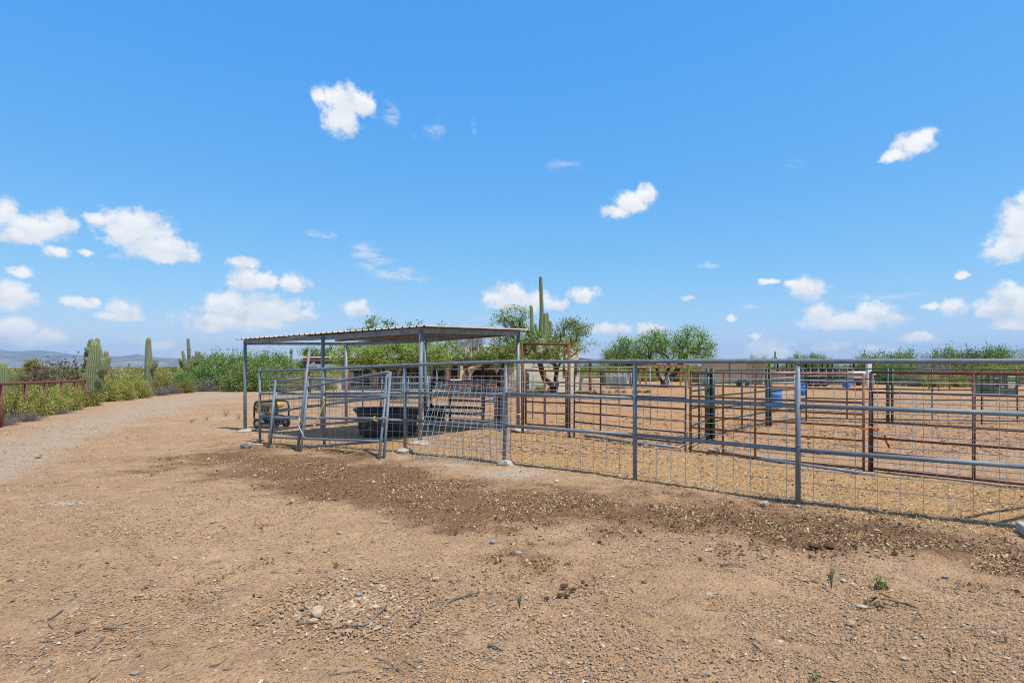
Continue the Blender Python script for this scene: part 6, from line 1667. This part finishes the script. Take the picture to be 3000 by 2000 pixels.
# timber ramada, ladder, kennel, chair
def ramada():
    b = onz(1955, 41); root = thing('timber_ramada', b, 'weathered orange timber frame standing before the laddered tree', 'pergola')
    X = lambda px: (px - CX) * 41 / F
    for px in (1893, 2018):
        for dy in (0, 2.0): MB().box((X(px), 41 + dy, (at(0, 1078, 41).z + b.z) / 2), (.11, .11, at(0, 1078, 41).z - b.z)).build('post', M['wood_orange'], root)
    for dy in (0, 2.0): MB().box(((X(1885) + X(2024)) / 2, 41 + dy, at(0, 1077, 41).z + .07), (X(2024) - X(1885), .1, .15)).build('beam', M['wood_orange'], root)
    for px in range(1898, 2018, 17): MB().tube([(X(px), 40.7, at(0, 1077, 41).z + .2), (X(px), 43.3, at(0, 1077, 41).z + .2)], .05, 6).build('pole', M['wood_orange'], root)
ramada()
def ladder():
    b = gp(1952, 1136); b.y -= .9; b.z = g1(b.x, b.y); root = thing('ladder', b, 'grey metal ladder leaning on the black trunk of the bushy tree', 'ladder')
    k_ = b.y / F; h = 42 * k_
    for dx in (-6 * k_, 6 * k_): MB().tube([b + Vector((dx, 0, 0)), b + Vector((dx - 8 * k_, .45, h))], .028, 6).build('side_rail', M['galv_ladder'], root)
    for i in range(1, 8):
        t = i / 8; c = b + Vector((-8 * k_ * t, .45 * t, h * t)); MB().tube([c - Vector((6 * k_, 0, 0)), c + Vector((6 * k_, 0, 0))], .022, 6).build('rung', M['galv_ladder'], root)
ladder()
def kennel():
    b = onz(1820, 40); root = thing('dog_kennel', b, 'galvanised chain link kennel beneath the rounded green tree', 'kennel')
    X = lambda px: (px - CX) * 40 / F; t = at(0, 1090, 40).z - b.z
    for px in (1790, 1811, 1830, 1850):
        for dy in (0, 1.8): MB().tube([(X(px), 40 + dy, b.z - .1), (X(px), 40 + dy, b.z + t)], .035, 8).build('post', M['grey_pipe_far'], root)
    for dy in (0, 1.8):
        for hz in (t, .1): MB().tube([(X(1790), 40 + dy, b.z + hz), (X(1850), 40 + dy, b.z + hz)], .03, 8).build('rail', M['pale_pipe'], root)
    w = X(1850) - X(1790); n = 26
    for dy in (.02, 1.82):
        mb = MB()
        for i in range(n + 8):
            for sgn in (1, -1):
                xa = -t + (w + t) * i / (n + 8 - 1) if sgn > 0 else (w + t) * i / (n + 8 - 1)
                xb = xa + t * sgn; za, zb_ = 0., t
                if sgn > 0:
                    if xa < 0: za = -xa; xa = 0
                    if xb > w: zb_ = t - (xb - w); xb = w
                else:
                    if xa > w: za = xa - w; xa = w
                    if xb < 0: zb_ = t + xb; xb = 0
                mb.tube([(X(1790) + xa, 40 + dy, b.z + za), (X(1790) + xb, 40 + dy, b.z + zb_)], .006, 3, False)
        mb.build('wire_mesh', M['wire'], root)
    MB().rbox(Vector((X(1820), 41, b.z + .45)), (.9, .8, .9), 0, .05).build('dog_house', M['gunmetal'], root)
kennel()
def chair():
    b = gp(1690, 1142); k_ = b.y / F; root = thing('garden_chair', b, 'white slatted garden chair before the house porch', 'chair')
    s = 32 * k_
    for i in range(5): MB().rbox(b + Vector((-.28 * s + i * .13 * s, .1 * s, .75 * s)), (.11 * s, .05 * s, .8 * s), 0, .01).build('back_slat', M['white_paint'], root)
    MB().rbox(b + Vector((0, -.15 * s, .36 * s)), (.65 * s, .6 * s, .06 * s), 0, .01).build('seat', M['white_paint'], root)
    for dx in (-.36, .36): MB().rbox(b + Vector((dx * s, -.15 * s, .58 * s)), (.12 * s, .7 * s, .04 * s), 0, .01).build('armrest', M['white_paint'], root)
    for dx in (-.33, .33):
        for dy in (-.42, .2): MB().box(b + Vector((dx * s, dy * s, .28 * s)), (.06 * s, .05 * s, .57 * s)).build('leg', M['white_paint'], root)
    b = gp(1693, 1147); o = thing('fire_basket', b, 'round black wire basket sitting by the white chair', 'basket'); k_ = b.y / F
    for hz in (.05, .5, 1.): MB().tube([b + Vector((10 * k_ * (.8 + .2 * hz) * math.cos(t), 10 * k_ * (.8 + .2 * hz) * math.sin(t), hz * 16 * k_)) for t in np.linspace(0, 2 * math.pi, 19)], .02, 5).build('ring', M['dark_pipe'], o)
    mb = MB()
    for t in np.linspace(0, 2 * math.pi, 17)[:-1]: mb.tube([b + Vector((8.2 * k_ * math.cos(t), 8.2 * k_ * math.sin(t), 0)), b + Vector((10 * k_ * math.cos(t), 10 * k_ * math.sin(t), 16 * k_))], .012, 4)
    mb.build('basket_mesh', M['dark_pipe'], o); MB().lathe([(0, .02), (8 * k_, .03), (9.2 * k_, 10 * k_), (0, 11 * k_)], b, 16).build('cover', M['rubber'], o)
chair()
# concrete block at the corner
c_ = gp(2975, 1551); d_ = Vector((-.42, -.91, 0)).normalized(); n_ = Vector((-d_.y, d_.x, 0))
b = c_ + d_ * .2 + n_ * .1
root = thing('concrete_block', b, 'grey concrete paving block lying by the mesh at the picture edge', 'concrete block')
MB().rbox(b + Vector((0, 0, .04)), (.40, .20, .09), math.atan2(d_.y, d_.x), .006).build('block', M['block'], root)
# white roofed building in the valley
b = onz(355, 150); root = thing('far_house', b, 'distant low house with a white roof in the valley scrub', 'house')
w_ = 60 * 150 / F; z_ = at(0, 1090, 150).z
MB().rbox(b + Vector((0, 2, (z_ - b.z) / 2)), (w_, 5, z_ - b.z), 0, .1).build('wall', M['stucco'], root)
mb = MB(); q = [(-w_ / 2 - .3, -1), (w_ / 2 + .3, -1), (w_ / 2 + .3, 5), (-w_ / 2 - .3, 5)]
vs_ = [b + Vector((x, y, z_ - b.z)) for x, y in q] + [b + Vector((-w_ / 4, 2, z_ - b.z + .75)), b + Vector((w_ / 4, 2, z_ - b.z + .75))]
mb.add(vs_, [(0, 1, 5, 4), (1, 2, 5), (2, 3, 4, 5), (3, 0, 4), (3, 2, 1, 0)]).build('roof', M['white_paint'], root)
for o in bpy.data.objects:
    if '_o' in o: del o['_o']
